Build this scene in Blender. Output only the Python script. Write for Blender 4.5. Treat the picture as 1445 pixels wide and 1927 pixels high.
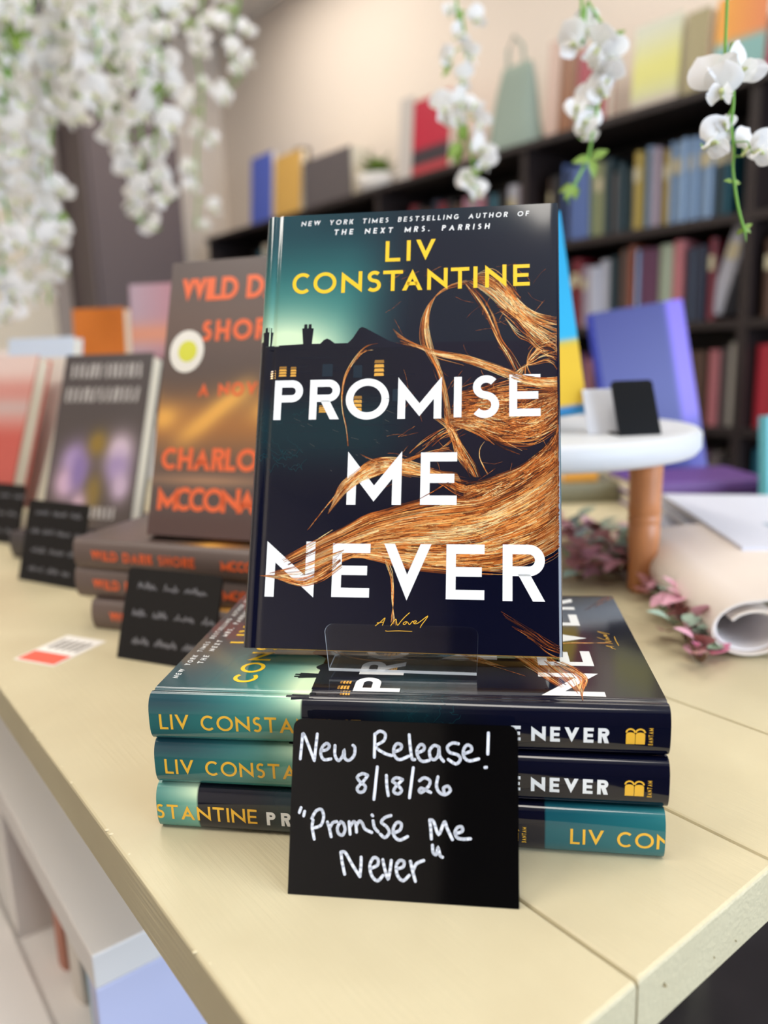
import bpy, bmesh, math, random
from mathutils import Matrix, Vector
random.seed(11)
scene = bpy.context.scene
for ob in list(bpy.data.objects): bpy.data.objects.remove(ob)
COL = scene.collection

# ------------------------------------------------------------------ camera, light, exposure
F_PX, PITCH, ROLL, CAM_H = 1466.3, 0.2026, 0.0306, 0.2304      # the table top is z = 0, metres
IMG_W, IMG_H = 1445.0, 1927.0
PHI = 2.2269                                                   # direction of the table boards
AX = Vector((math.cos(PHI), math.sin(PHI), 0)); BX = Vector((math.sin(PHI), -math.cos(PHI), 0))
cam_d = bpy.data.cameras.new('camera'); cam = bpy.data.objects.new('camera', cam_d); COL.objects.link(cam)
scene.camera = cam
cam_d.sensor_fit = 'HORIZONTAL'; cam_d.sensor_width = 36; cam_d.lens = 36*F_PX/IMG_W
cam_d.clip_start = 0.01; cam_d.clip_end = 50
_rt = Vector((1, 0, 0)); _up = Vector((0, math.sin(PITCH), math.cos(PITCH))); _fw = Vector((0, math.cos(PITCH), -math.sin(PITCH)))
_r = math.cos(ROLL)*_rt - math.sin(ROLL)*_up; _u = math.sin(ROLL)*_rt + math.cos(ROLL)*_up
cam.matrix_world = Matrix(((_r.x, _u.x, -_fw.x, 0), (_r.y, _u.y, -_fw.y, 0), (_r.z, _u.z, -_fw.z, CAM_H), (0, 0, 0, 1)))
cam_d.dof.use_dof = True; cam_d.dof.focus_distance = 0.382; cam_d.dof.aperture_fstop = 5.6

def at(u, v, y=None, z=None):
    """world point on the sight line of photo pixel (u, v) at distance y or height z"""
    d = _fw + _r*((u-IMG_W/2)/F_PX) - _u*((v-IMG_H/2)/F_PX)
    k = y/d.y if z is None else (z-CAM_H)/d.z
    return Vector((0, 0, CAM_H)) + d*k
def room(t, s, z=0.0):
    """point in room axes: t along the boards, s across them"""
    p = AX*t + BX*s; return Vector((p.x, p.y, z))

world = bpy.data.worlds.new('world'); scene.world = world; world.use_nodes = True
world.node_tree.nodes['Background'].inputs[0].default_value = (0.8, 0.85, 1.0, 1)
world.node_tree.nodes['Background'].inputs[1].default_value = 0.4
scene.view_settings.view_transform = 'Standard'; scene.view_settings.look = 'None'
scene.view_settings.gamma = 1; scene.view_settings.use_curve_mapping = False
scene.view_settings.exposure = 0.0

def area(name, loc, target, sx, sy, power, color):
    l = bpy.data.lights.new(name, 'AREA'); l.shape = 'RECTANGLE'; l.size = sx; l.size_y = sy; l.energy = power; l.color = color
    o = bpy.data.objects.new(name, l); COL.objects.link(o); o.location = loc
    o.rotation_euler = (Vector(target)-Vector(loc)).to_track_quat('-Z', 'Y').to_euler()
    return o
CEIL = 2.1; FLOOR = -0.9
WARM = (1.0, 0.95, 0.88)
# ceiling panels of the shop (their fixtures are built below) and a cool frontal fill added behind the camera
PANELS = [(1.3, 0.3, 9), (-0.22, -0.3, 12), (2.9, 0.9, 16), (3.3, 1.9, 5), (1.2, 1.75, 3), (-0.6, 1.6, 9), (1.0, -1.4, 26)]
for t_, s_, pw in PANELS:
    p_ = room(t_, s_, CEIL-0.045); a_ = area('ceiling_panel_light', p_, (p_.x, p_.y, 0), 1.1, 0.5, pw, WARM)
    a_.rotation_euler = (0, 0, PHI)
wp = room(-2.15, 1.0, 0.55); area('added_cool_fill', wp, room(0.5, 0.9, 0.0), 2.2, 1.5, 95, (0.71, 0.84, 1.0))

# ------------------------------------------------------------------ helpers
def lin(c):
    c = c/255.0
    return c/12.92 if c <= 0.04045 else ((c+0.055)/1.055)**2.4
def L3(rgb): return (lin(rgb[0]), lin(rgb[1]), lin(rgb[2]), 1.0)
_mats = {}
def mat(name, rgb=(200, 200, 200), rough=0.5, metal=0.0, spec=0.5, bump=0.0, bscale=40, stretch=(1, 1, 1), var=0.0, attr=False, coat=0.0, emit=0):
    if name in _mats: return _mats[name]
    m = bpy.data.materials.new(name); m.use_nodes = True; n = m.node_tree.nodes; l = m.node_tree.links
    b = n['Principled BSDF']
    b.inputs['Roughness'].default_value = rough; b.inputs['Metallic'].default_value = metal
    b.inputs['Specular IOR Level'].default_value = spec; b.inputs['Coat Weight'].default_value = coat
    b.inputs['Base Color'].default_value = L3(rgb)
    if emit:
        b.inputs['Emission Color'].default_value = L3(rgb); b.inputs['Emission Strength'].default_value = emit
    if attr:
        a = n.new('ShaderNodeAttribute'); a.attribute_name = 'Col'; l.new(a.outputs['Color'], b.inputs['Base Color'])
    if bump or var:
        tc = n.new('ShaderNodeTexCoord'); mp = n.new('ShaderNodeMapping'); mp.inputs['Scale'].default_value = stretch
        l.new(tc.outputs['Object'], mp.inputs['Vector'])
        nz = n.new('ShaderNodeTexNoise'); nz.inputs['Scale'].default_value = bscale; nz.inputs['Detail'].default_value = 5
        l.new(mp.outputs['Vector'], nz.inputs['Vector'])
        if bump:
            bp = n.new('ShaderNodeBump'); bp.inputs['Strength'].default_value = bump; bp.inputs['Distance'].default_value = 0.002
            l.new(nz.outputs['Fac'], bp.inputs['Height']); l.new(bp.outputs['Normal'], b.inputs['Normal'])
        if var and not attr:
            rp = n.new('ShaderNodeValToRGB'); c = L3(rgb)
            rp.color_ramp.elements[0].position = 0.3; rp.color_ramp.elements[1].position = 0.7
            rp.color_ramp.elements[0].color = (c[0]*(1-var), c[1]*(1-var), c[2]*(1-var), 1)
            rp.color_ramp.elements[1].color = (min(1, c[0]*(1+var)), min(1, c[1]*(1+var)), min(1, c[2]*(1+var)), 1)
            l.new(nz.outputs['Fac'], rp.inputs['Fac']); l.new(rp.outputs['Color'], b.inputs['Base Color'])
    _mats[name] = m; return m

class MB:
    """collects geometry for ONE mesh object"""
    def __init__(s): s.v = []; s.f = []; s.m = []; s.c = []; s.sm = []
    def add(s, pts, faces, m=0, col=(1, 1, 1, 1), smooth=False):
        k = len(s.v); s.v += [tuple(p) for p in pts]
        s.c += list(col) if isinstance(col, list) else [col]*len(pts)
        for f in faces: s.f.append([k+i for i in f]); s.m.append(m); s.sm.append(smooth)
    def box(s, lo, hi, m=0, col=(1, 1, 1, 1), fr=None):
        P = [(x, y, z) for x in (lo[0], hi[0]) for y in (lo[1], hi[1]) for z in (lo[2], hi[2])]
        if fr: P = [fr(*p) for p in P]
        s.add(P, [(0, 1, 3, 2), (4, 6, 7, 5), (0, 4, 5, 1), (2, 3, 7, 6), (0, 2, 6, 4), (1, 5, 7, 3)], m, col)
    def poly(s, pts, m=0, col=(1, 1, 1, 1)): s.add(pts, [tuple(range(len(pts)))], m, col)
    def extrude(s, prof, fn, m=0, closed=True, smooth=True, caps=True, col=(1, 1, 1, 1)):
        n = len(prof); P = [fn(p, 0) for p in prof]+[fn(p, 1) for p in prof]
        F = [(i, (i+1) % n, n+(i+1) % n, n+i) for i in range(n if closed else n-1)]
        s.add(P, F, m, col, smooth)
        if caps and closed: s.add(P, [tuple(range(n))[::-1], tuple(range(n, 2*n))], m, col)
    def tube(s, path, rad, seg=8, m=0, col=(1, 1, 1, 1), caps=True):
        path = [Vector(p) for p in path]; n = len(path); P = []
        rr = rad if isinstance(rad, (list, tuple)) else [rad]*n
        for i, p in enumerate(path):
            d = (path[min(i+1, n-1)]-path[max(i-1, 0)]).normalized()
            a = d.cross(Vector((0, 0, 1)) if abs(d.z) < 0.9 else Vector((1, 0, 0))).normalized(); b = d.cross(a)
            for k in range(seg):
                w = 2*math.pi*k/seg; P.append(p+(a*math.cos(w)+b*math.sin(w))*rr[i])
        F = [(i*seg+k, i*seg+(k+1) % seg, (i+1)*seg+(k+1) % seg, (i+1)*seg+k) for i in range(n-1) for k in range(seg)]
        s.add(P, F, m, col, True)
        if caps: s.add(P, [tuple(range(seg))[::-1], tuple(range((n-1)*seg, n*seg))], m, col)
    def lathe(s, prof, seg=32, m=0, col=(1, 1, 1, 1), org=(0, 0, 0)):
        P = [(org[0]+r*math.cos(2*math.pi*k/seg), org[1]+r*math.sin(2*math.pi*k/seg), org[2]+z) for r, z in prof for k in range(seg)]
        F = [(i*seg+k, i*seg+(k+1) % seg, (i+1)*seg+(k+1) % seg, (i+1)*seg+k) for i in range(len(prof)-1) for k in range(seg)]
        s.add(P, F, m, col, True)
        s.add(P, [tuple(range(seg))[::-1], tuple(range((len(prof)-1)*seg, len(prof)*seg))], m, col)
    def build(s, name, mats, parent=None, mw=None, bevel=0, bseg=2):
        me = bpy.data.meshes.new(name); me.from_pydata(s.v, [], s.f)
        if not isinstance(mats, (list, tuple)): mats = [mats]
        for m in mats: me.materials.append(m)
        me.polygons.foreach_set('material_index', s.m); me.polygons.foreach_set('use_smooth', s.sm)
        at_ = me.color_attributes.new('Col', 'FLOAT_COLOR', 'POINT')
        flat = [x for c in s.c for x in c]; at_.data.foreach_set('color', flat)
        me.validate(); me.update()
        o = bpy.data.objects.new(name, me); COL.objects.link(o)
        if parent: o.parent = parent
        elif mw is not None: o.matrix_world = mw
        if bevel:
            b = o.modifiers.new('bevel', 'BEVEL'); b.width = bevel; b.segments = bseg; b.limit_method = 'ANGLE'; b.angle_limit = 0.7
        return o
def tag(o, label=None, cat=None, group=None, kind=None):
    if label: o['label'] = label
    if cat: o['category'] = cat
    if group: o['group'] = group
    if kind: o['kind'] = kind
    return o
def thing(name, label, cat, mw=None, group=None):
    o = bpy.data.objects.new(name, None); COL.objects.link(o); o.empty_display_size = 0.02
    if mw is not None: o.matrix_world = mw
    return tag(o, label, cat, group)
def frame(o, x, y, z):
    return Matrix(((x[0], y[0], z[0], o[0]), (x[1], y[1], z[1], o[1]), (x[2], y[2], z[2], o[2]), (0, 0, 0, 1)))
def rotz(loc, a): return Matrix.Translation(Vector(loc)) @ Matrix.Rotation(a, 4, 'Z')
ROOM = Matrix.Rotation(PHI, 4, 'Z')                            # local x = t, local y = -s

# ------------------------------------------------------------------ lettering from strokes
def ribbon(path, w):
    n = len(path); Lp = []; Rp = []
    for i in range(n):
        p = path[i]; a = path[max(i-1, 0)]; b = path[min(i+1, n-1)]
        d1 = (p[0]-a[0], p[1]-a[1]); d2 = (b[0]-p[0], b[1]-p[1])
        if i == 0: d1 = d2
        if i == n-1: d2 = d1
        l1 = math.hypot(*d1) or 1; l2 = math.hypot(*d2) or 1
        n1 = (-d1[1]/l1, d1[0]/l1); n2 = (-d2[1]/l2, d2[0]/l2)
        m = (n1[0]+n2[0], n1[1]+n2[1]); q = max(0.6, (m[0]*n1[0]+m[1]*n1[1])); k = w/2/q
        Lp.append((p[0]+m[0]*k, p[1]+m[1]*k)); Rp.append((p[0]-m[0]*k, p[1]-m[1]*k))
    return [[Rp[i], Rp[i+1], Lp[i+1], Lp[i]] for i in range(n-1)]
def arc(cx, cy, rx, ry, a0, a1, n=20):
    return [(cx+rx*math.cos(math.radians(a0+(a1-a0)*i/n)), cy+ry*math.sin(math.radians(a0+(a1-a0)*i/n))) for i in range(n+1)]
def R_(x0, y0, x1, y1): return [(x0, y0), (x1, y0), (x1, y1), (x0, y1)]
def vee(W, H, w, x0=0):
    m = W/2; wh = w*math.hypot(m, H)/H*1.05; hi = H*wh/m
    return [[(x0, H), (x0+m, 0), (x0+m, hi), (x0+wh, H)], [(x0+W, H), (x0+W-wh, H), (x0+m, hi), (x0+m, 0)]]
def glyph(ch, W, H, w):
    if ch == 'I': return [R_(0, 0, W, H)]
    if ch == 'L': return [R_(0, 0, w, H), R_(w, 0, W, w)]
    if ch == 'E': return [R_(0, 0, w, H), R_(w, 0, W, w), R_(w, H-w, W, H), R_(w, H*.5-w*.5, W*.93, H*.5+w*.5)]
    if ch == 'F': return [R_(0, 0, w, H), R_(w, H-w, W, H), R_(w, H*.5-w*.5, W*.93, H*.5+w*.5)]
    if ch == 'H': return [R_(0, 0, w, H), R_(W-w, 0, W, H), R_(w, H*.5-w*.5, W-w, H*.5+w*.5)]
    if ch == 'T': return [R_(W/2-w/2, 0, W/2+w/2, H-w), R_(0, H-w, W, H)]
    if ch == '.': return [R_(0, 0, w*1.1, w*1.1)]
    if ch == 'O': return ribbon(arc(W/2, H/2, W/2-w/2, H/2-w/2, 0, 360, 44), w)
    if ch == 'C': return ribbon(arc(W*.56, H/2, W*.56-w/2, H/2-w/2, 48, 312, 34), w)
    if ch == 'G': return ribbon(arc(W/2, H/2, W/2-w/2, H/2-w/2, 45, 360, 36), w)+[R_(W*.5, H/2-w, W, H/2)]
    if ch == 'D': return [R_(0, 0, w, H)]+ribbon([(w, H-w/2)]+arc(W-H/2, H/2, H/2-w/2, H/2-w/2, 90, -90, 22)+[(w, w/2)], w)
    if ch == 'U': return ribbon([(w/2, H)]+arc(W/2, W/2, W/2-w/2, W/2-w/2, 180, 360, 18)+[(W-w/2, H)], w)
    if ch in 'PRB':
        bh = H*(.56 if ch != 'B' else .5); ry = bh/2-w/2; rx = min(W*.62, bh/2)-w/2; cx = W-rx-w/2; cy = H-bh/2
        g = [R_(0, 0, w, H)]+ribbon([(w, H-w/2)]+arc(cx, cy, rx, ry, 90, -90, 18)+[(w, H-bh+w/2)], w)
        if ch == 'R':
            x0 = W*.36; wh = w*1.22; y0 = H-bh+w*.2
            g.append([(x0, y0), (W-wh, 0), (W, 0), (x0+wh, y0)])
        if ch == 'B':
            bh = H*.5+w; ry = bh/2-w/2
            g += ribbon([(w, bh-w/2)]+arc(W-rx-w/2, bh/2, rx, ry, 90, -90, 18)+[(w, w/2)], w)
        return g
    if ch == 'S':
        rb = (H-w)*.27; ra = (H-w)/2-rb; x1 = W*.44-w/2; x2 = W*.5-w/2
        up = arc(W*.52, H-w/2-ra, x1, ra, 38, 262, 18); dn = arc(W*.47, w/2+rb, x2-.02*W, rb, 78, -140, 18)
        return ribbon(up+dn, w)
    if ch == 'N':
        wv = w*1.45; f = lambda x: H-(H-wv)*x/W; g = lambda x: (H-wv)*(1-x/W)
        return [[(0, 0), (w, 0), (w, f(w)), (0, H)], [(W, 0), (W, H), (W-w, H), (W-w, g(W-w))], [(w, g(w)), (W-w, g(W-w)), (W-w, f(W-w)), (w, f(w))]]
    if ch == 'M':
        m = W/2; yb = H*.06; wv = w*1.75; f = lambda x: H-(H-yb-wv)*x/m; g = lambda x: (H-wv)-(H-wv-yb)*x/m
        q = [[(0, 0), (w, 0), (w, f(w)), (0, H)], [(w, g(w)), (m, yb), (m, yb+wv), (w, f(w))]]
        return q+[[(W-x, y) for x, y in p][::-1] for p in q]
    if ch == 'V': return vee(W, H, w)
    if ch == 'W': return vee(W*.54, H, w)+vee(W*.54, H, w, W*.46)
    if ch == 'A': return [[(x, H-y) for x, y in p][::-1] for p in vee(W, H, w)]+[R_(W*.24, H*.24, W*.76, H*.24+w)]
    if ch == 'X': wh = w*1.3; return [[(0, 0), (wh, 0), (W, H), (W-wh, H)], [(W-wh, 0), (W, 0), (wh, H), (0, H)]]
    if ch == 'Y': wh = w*1.25; return [[(0, H), (wh, H), (W/2+w/2, H*.42), (W/2-w/2, H*.42)], [(W-wh, H), (W, H), (W/2+w/2, H*.42), (W/2-w/2, H*.42)], R_(W/2-w/2, 0, W/2+w/2, H*.42)]
    if ch == 'K': wh = w*1.4; return [R_(0, 0, w, H), [(w, H*.42), (w+wh, H*.42), (W, H), (W-wh, H)], [(W-wh, 0), (W, 0), (w+wh*1.3, H*.55), (w+wh*.4, H*.5)]]
    return []
ADV = dict(A=.92, B=.62, C=.84, D=.82, E=.6, F=.56, G=.92, H=.76, K=.7, L=.54, M=1.0, N=.88, O=1.03, P=.62, R=.66, S=.6, T=.74, U=.74, V=.88, W=1.25, X=.78, Y=.8)
def text(s, x0, x1, H, w, shear=0.0, space=.42):
    """polygons of a line of capitals spread from x0 to x1"""
    wd = [(space*H if c == ' ' else w if c == 'I' else w*1.1 if c == '.' else ADV[c]*H) for c in s]
    tr = ((x1-x0)-sum(wd))/(len(s)-1); x = x0; out = []
    for c, a in zip(s, wd):
        for p in glyph(c, a, H, w): out.append([(x+q[0]+shear*q[1], q[1]) for q in p])
        x += a+tr
    return out
def brush(path, w, n=8):
    """round ended marker stroke through the points"""
    P = smooth_path(path, n); out = ribbon(P, w)
    for e in (P[0], P[-1]): out.append([(e[0]+w/2*math.cos(k*math.pi/6), e[1]+w/2*math.sin(k*math.pi/6)) for k in range(12)])
    for e in P[2:-2:3]: out.append([(e[0]+w/2*math.cos(k*math.pi/6), e[1]+w/2*math.sin(k*math.pi/6)) for k in range(12)])
    return out
def smooth_path(pts, n=8):
    if len(pts) < 3: return [tuple(p) for p in pts]
    P = [pts[0]]+list(pts)+[pts[-1]]; out = []
    for i in range(1, len(P)-2):
        for k in range(n):
            t = k/n; r = []
            for j in range(len(pts[0])):
                a, b, c, d = P[i-1][j], P[i][j], P[i+1][j], P[i+2][j]
                r.append(0.5*((2*b)+(-a+c)*t+(2*a-5*b+4*c-d)*t*t+(-a+3*b-3*c+d)*t**3))
            out.append(tuple(r))
    out.append(tuple(pts[-1])); return out
# artwork of the new release's jacket, millimetres on the front cover: from the spine, from the top
TITLE=[["P",11.36,27.26,99.02,121.43],["R",31.04,47.64,99.02,121.41],["O",50.98,74.48,98.81,121.82],["M",79.14,102.46,98.45,121.64],["I",108.9,112.98,98.86,121.12],["S",117.54,133.34,98.25,121.68],["E",137.71,153.77,98.15,120.92],["M",53.4,82.27,139.2,167.92],["E",92.14,111.08,139.92,167.8],["N",11.98,37.95,187.58,216.75],["E",47.32,67.05,188.48,216.24],["V",74.16,98.58,188.3,217.33],["E",106.22,125.53,188.23,216.26],["R",134.56,155.45,188.04,216.49]]
AUTHOR=[["L",70.11,78.38,19.33,31.55],["I",81.9,83.98,19.32,31.51],["V",86.97,97.73,19.2,31.49],["C",18.2,28.44,36.43,48.82],["O",30.16,43.12,36.41,49.03],["N",46.02,57.53,36.61,49.02],["S",59.88,68.54,36.7,49.06],["T",69.18,80.12,36.85,48.9],["A",79.85,90.97,36.6,48.88],["N",93.54,104.56,36.47,48.98],["T",106.34,116.25,36.57,48.89],["I",118.53,120.67,36.37,48.79],["N",124.83,136.13,35.87,48.79],["E",139.75,148.45,36.17,48.5]]
BLURB=[[21.5,7.93,147.93,8.0,3.34],[40.48,14.18,126.82,14.59,3.73]]
ROOF=[[-0.1,79.6],[3.3,79.3],[2.5,70.8],[3.5,70.3],[3.9,67.9],[5.6,67.8],[7.6,67.7],[8.2,70.0],[8.8,70.6],[8.3,79.2],[26.6,78.4],[25.6,69.5],[26.9,68.8],[26.7,66.6],[30.9,66.5],[31.2,68.8],[32.2,69.6],[31.5,78.5],[36.0,78.5],[38.0,76.4],[39.6,75.6],[41.1,76.3],[44.0,78.5],[51.2,78.4],[53.5,75.9],[57.1,70.0],[58.4,69.4],[60.1,70.0],[73.3,77.8],[81.7,81.8]]
WINS=[[8.12,11.56,93.02,98.16],[13.14,17.48,90.85,96.91],[19.57,22.92,91.12,97.03],[65.87,71.27,88.09,97.78],[55.24,59.83,108.16,117.03],[36.33,40.97,113.29,117.61]]
DIMWINS=[[37.36,43.07,90.13,97.21],[54.53,59.29,91.21,98.24],[76.2,81.53,104.93,111.83]]
HAIR={"crown_left":[[[117.5,43.6],[108.3,45.5],[100.0,50.5],[96.0,58.9],[94.9,67.7],[95.9,75.7],[98.1,84.5],[102.4,95.0],[105.1,105.3],[107.3,117.3],[108.2,125.3]],[[113.4,47.9],[105.0,48.9],[96.8,54.4],[92.3,62.3],[90.8,71.1],[91.4,79.1],[94.0,84.4],[99.6,94.9],[102.6,105.3],[104.4,117.2],[106.2,125.2]]],"crown_right":[[[114.1,44.4],[121.7,50.9],[127.1,59.0],[130.8,68.8],[134.1,78.5],[138.9,85.5],[143.7,95.9]],[[113.3,45.2],[119.2,55.2],[124.2,64.2],[128.0,72.2],[131.7,80.1],[136.1,88.0],[139.7,95.8]]],"right_lock":[[[119.9,41.0],[128.2,39.5],[137.3,48.8],[143.0,57.0],[149.4,63.3],[156.6,67.0],[163.4,69.0]],[[115.8,45.3],[126.6,52.8],[134.8,60.2],[142.2,66.6],[148.6,72.8],[155.0,78.2],[163.5,84.4]]],"right_fan":[[[163.4,75.0],[156.6,77.4],[151.0,81.5],[147.7,87.4],[146.9,94.2],[148.5,100.2]],[[163.4,98.0],[160.4,92.8],[156.5,91.1],[150.9,92.6],[144.5,94.2],[138.9,99.2]]],"right_fan2":[[[163.4,75.9],[154.2,77.3],[146.2,71.0],[138.1,60.3],[129.9,57.4]],[[163.4,92.9],[154.1,87.6],[147.8,80.6],[142.2,77.0],[136.5,68.1]]],"cross_lock":[[[75.3,70.7],[83.8,77.5],[97.3,83.2],[113.8,86.6],[126.8,91.2],[138.1,95.7],[150.1,99.8],[163.5,100.1]],[[80.5,79.7],[90.6,82.5],[99.0,87.1],[113.8,90.9],[126.1,95.1],[138.1,100.0],[152.4,104.5],[163.5,105.1]]],"lower_mass":[[[110.8,106.3],[122.1,104.8],[134.1,104.2],[146.1,103.5],[163.5,105.5]],[[104.5,124.8],[118.2,124.1],[134.2,126.0],[146.1,125.3],[163.4,117.2]]],"lower_mass2":[[[106.1,120.6],[118.2,117.4],[134.2,119.3],[150.0,114.5],[163.4,108.1]],[[107.8,125.3],[122.3,129.2],[135.0,134.3],[150.0,133.6],[163.3,123.0]]],"right_side":[[[130.2,120.3],[142.1,125.4],[152.3,125.5],[163.4,117.4]],[[138.2,127.0],[146.0,132.1],[156.2,129.7],[163.3,125.6]]],"drop_lock":[[[101.2,119.9],[108.6,125.0],[111.9,131.7],[114.4,139.2],[118.4,145.9]],[[98.0,121.5],[105.4,127.5],[108.7,134.2],[111.2,141.7],[116.9,148.3]]],"drop_lock2":[[[106.0,114.9],[109.4,126.7],[114.4,136.8],[120.0,146.7],[122.5,153.2]],[[103.6,114.8],[105.4,126.7],[111.2,138.4],[116.1,147.5],[119.3,153.2]]],"right_edge":[[[163.3,122.3],[160.1,132.2],[152.3,141.1],[142.1,149.2],[126.4,155.7],[114.6,159.7]],[[163.2,137.1],[160.0,145.2],[149.9,152.5],[138.2,158.1],[126.5,161.4],[114.7,166.2]]],"me_swoosh":[[[45.2,169.7],[49.7,157.3],[57.7,150.2],[65.0,144.8],[74.0,143.2],[82.2,144.5],[92.0,147.4],[102.5,150.7],[111.3,151.6]],[[43.7,173.1],[51.6,163.1],[58.8,156.5],[66.1,153.2],[73.4,150.3],[82.3,150.7],[92.1,152.0],[101.8,153.2],[113.0,154.9]]],"me_side":[[[59.9,140.6],[69.1,144.0],[82.2,143.2],[95.1,139.1],[106.3,136.7]],[[65.8,144.8],[76.5,146.5],[86.3,144.9],[96.7,141.6],[109.6,140.0]]],"me_mid":[[[95.2,147.4],[106.6,151.6],[114.6,154.9],[122.5,156.5],[130.4,155.7]],[[92.1,153.2],[101.8,156.5],[111.5,161.4],[122.6,163.0],[134.3,162.2]]],"me_wild":[[[85.4,140.7],[93.3,134.1],[101.4,129.1],[111.0,125.1]],[[100.0,141.6],[106.3,136.7],[111.1,132.6],[115.9,130.1]]],"big_top":[[[19.7,197.0],[34.5,188.7],[51.7,180.5],[63.9,173.6],[73.7,171.0],[88.4,166.6],[105.4,163.5],[119.9,164.1],[131.8,157.9],[143.7,150.5],[155.6,141.9],[164.2,134.5]],[[23.7,200.6],[42.1,191.7],[59.3,184.1],[74.0,179.1],[91.0,175.3],[108.0,173.9],[122.3,171.4],[135.4,166.5],[148.4,160.3],[157.9,154.2],[164.0,149.3]]],"big_mid":[[[26.2,200.6],[42.1,191.7],[59.3,184.1],[74.0,179.1],[91.0,175.3],[108.0,173.9],[122.3,171.4],[135.4,166.5],[148.4,159.1],[157.9,153.0],[164.0,146.8]],[[18.9,205.6],[36.3,200.4],[54.7,194.0],[69.4,191.4],[86.5,190.0],[103.4,189.8],[118.9,188.4],[133.1,183.5],[147.2,177.3],[156.6,171.2],[163.9,165.2]]],"big_low":[[[13.8,204.5],[32.4,199.3],[53.3,191.6],[69.3,189.0],[86.4,188.8],[103.4,188.6],[118.9,186.0],[133.1,181.1],[147.2,174.9],[156.6,168.8],[163.9,162.7]],[[20.2,206.8],[32.9,209.7],[45.1,202.8],[57.2,195.2],[72.0,196.3],[89.1,199.7],[106.0,200.6],[124.9,200.9],[139.0,199.0],[151.8,194.0],[163.6,186.8]]],"n_tips":[[[7.5,205.8],[20.2,205.6],[31.6,207.9],[41.4,202.8],[51.0,195.3]],[[17.7,206.9],[25.4,209.8],[33.0,210.9],[42.8,207.7],[52.4,200.2]]],"left_wisp":[[[32.9,181.9],[41.2,170.5],[49.6,159.2],[55.7,154.1]],[[35.3,179.4],[43.6,168.0],[49.7,161.7],[58.2,154.1]]],"v_wisp":[[[72.5,191.5],[74.8,198.7],[77.8,208.2],[78.9,217.6],[81.2,230.0]],[[73.8,192.3],[77.2,198.6],[79.3,205.0],[79.7,217.6],[78.8,228.5]]],"red_corner":[[[133.2,221.4],[147.1,229.2],[155.0,234.7],[163.1,239.0]],[[141.3,231.6],[149.3,236.0],[156.1,240.4],[163.1,242.7]]],"o_wisp":[[[69.3,78.6],[63.9,79.0],[58.5,82.4],[53.3,89.4],[49.8,96.7],[48.6,104.4],[48.6,111.4],[49.7,119.0],[51.7,126.6],[53.0,136.2]],[[67.9,79.1],[63.2,80.0],[58.2,83.5],[53.7,91.1],[50.6,98.1],[49.3,105.1],[49.3,112.1],[50.2,119.0],[52.1,126.6],[53.4,136.2]]],"o_wisp2":[[[66.0,83.0],[60.6,82.8],[56.6,86.3]],[[64.0,82.2],[58.6,84.9],[54.1,91.1]]],"e_strand":[[[88.4,166.3],[98.7,160.6],[106.6,155.7]],[[88.8,166.6],[99.1,161.0],[107.4,156.5]]],"small_curl":[[[125.5,133.9],[123.1,137.6],[122.8,142.6],[124.8,147.5],[127.2,151.6]],[[124.7,134.3],[122.6,138.1],[122.4,143.0],[124.2,147.9],[126.4,152.0]]]}
NOVEL=[[[70.7,230.4],[73.3,228.4],[75.6,226.3],[75.1,228.0],[74.4,230.1]],[[71.6,228.9],[75.1,228.4]],[[78.6,230.3],[79.7,228.5],[81.2,226.8],[81.6,228.5],[82.2,229.8],[83.8,227.8],[85.7,225.6],[88.2,223.3]],[[86.1,227.9],[85.3,228.4],[85.0,229.2],[85.8,229.3],[86.6,228.5],[86.1,227.9],[87.2,228.1],[88.2,229.3],[89.8,227.6],[90.5,228.5],[91.7,227.7],[90.9,227.3],[90.2,228.2],[90.7,228.9],[92.2,228.6],[93.8,227.5],[97.3,224.8],[96.2,226.8],[94.4,229.2],[93.6,230.8]],[[76.0,232.7],[77.2,232.9],[82.6,232.6],[89.6,232.7]]]
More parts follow.
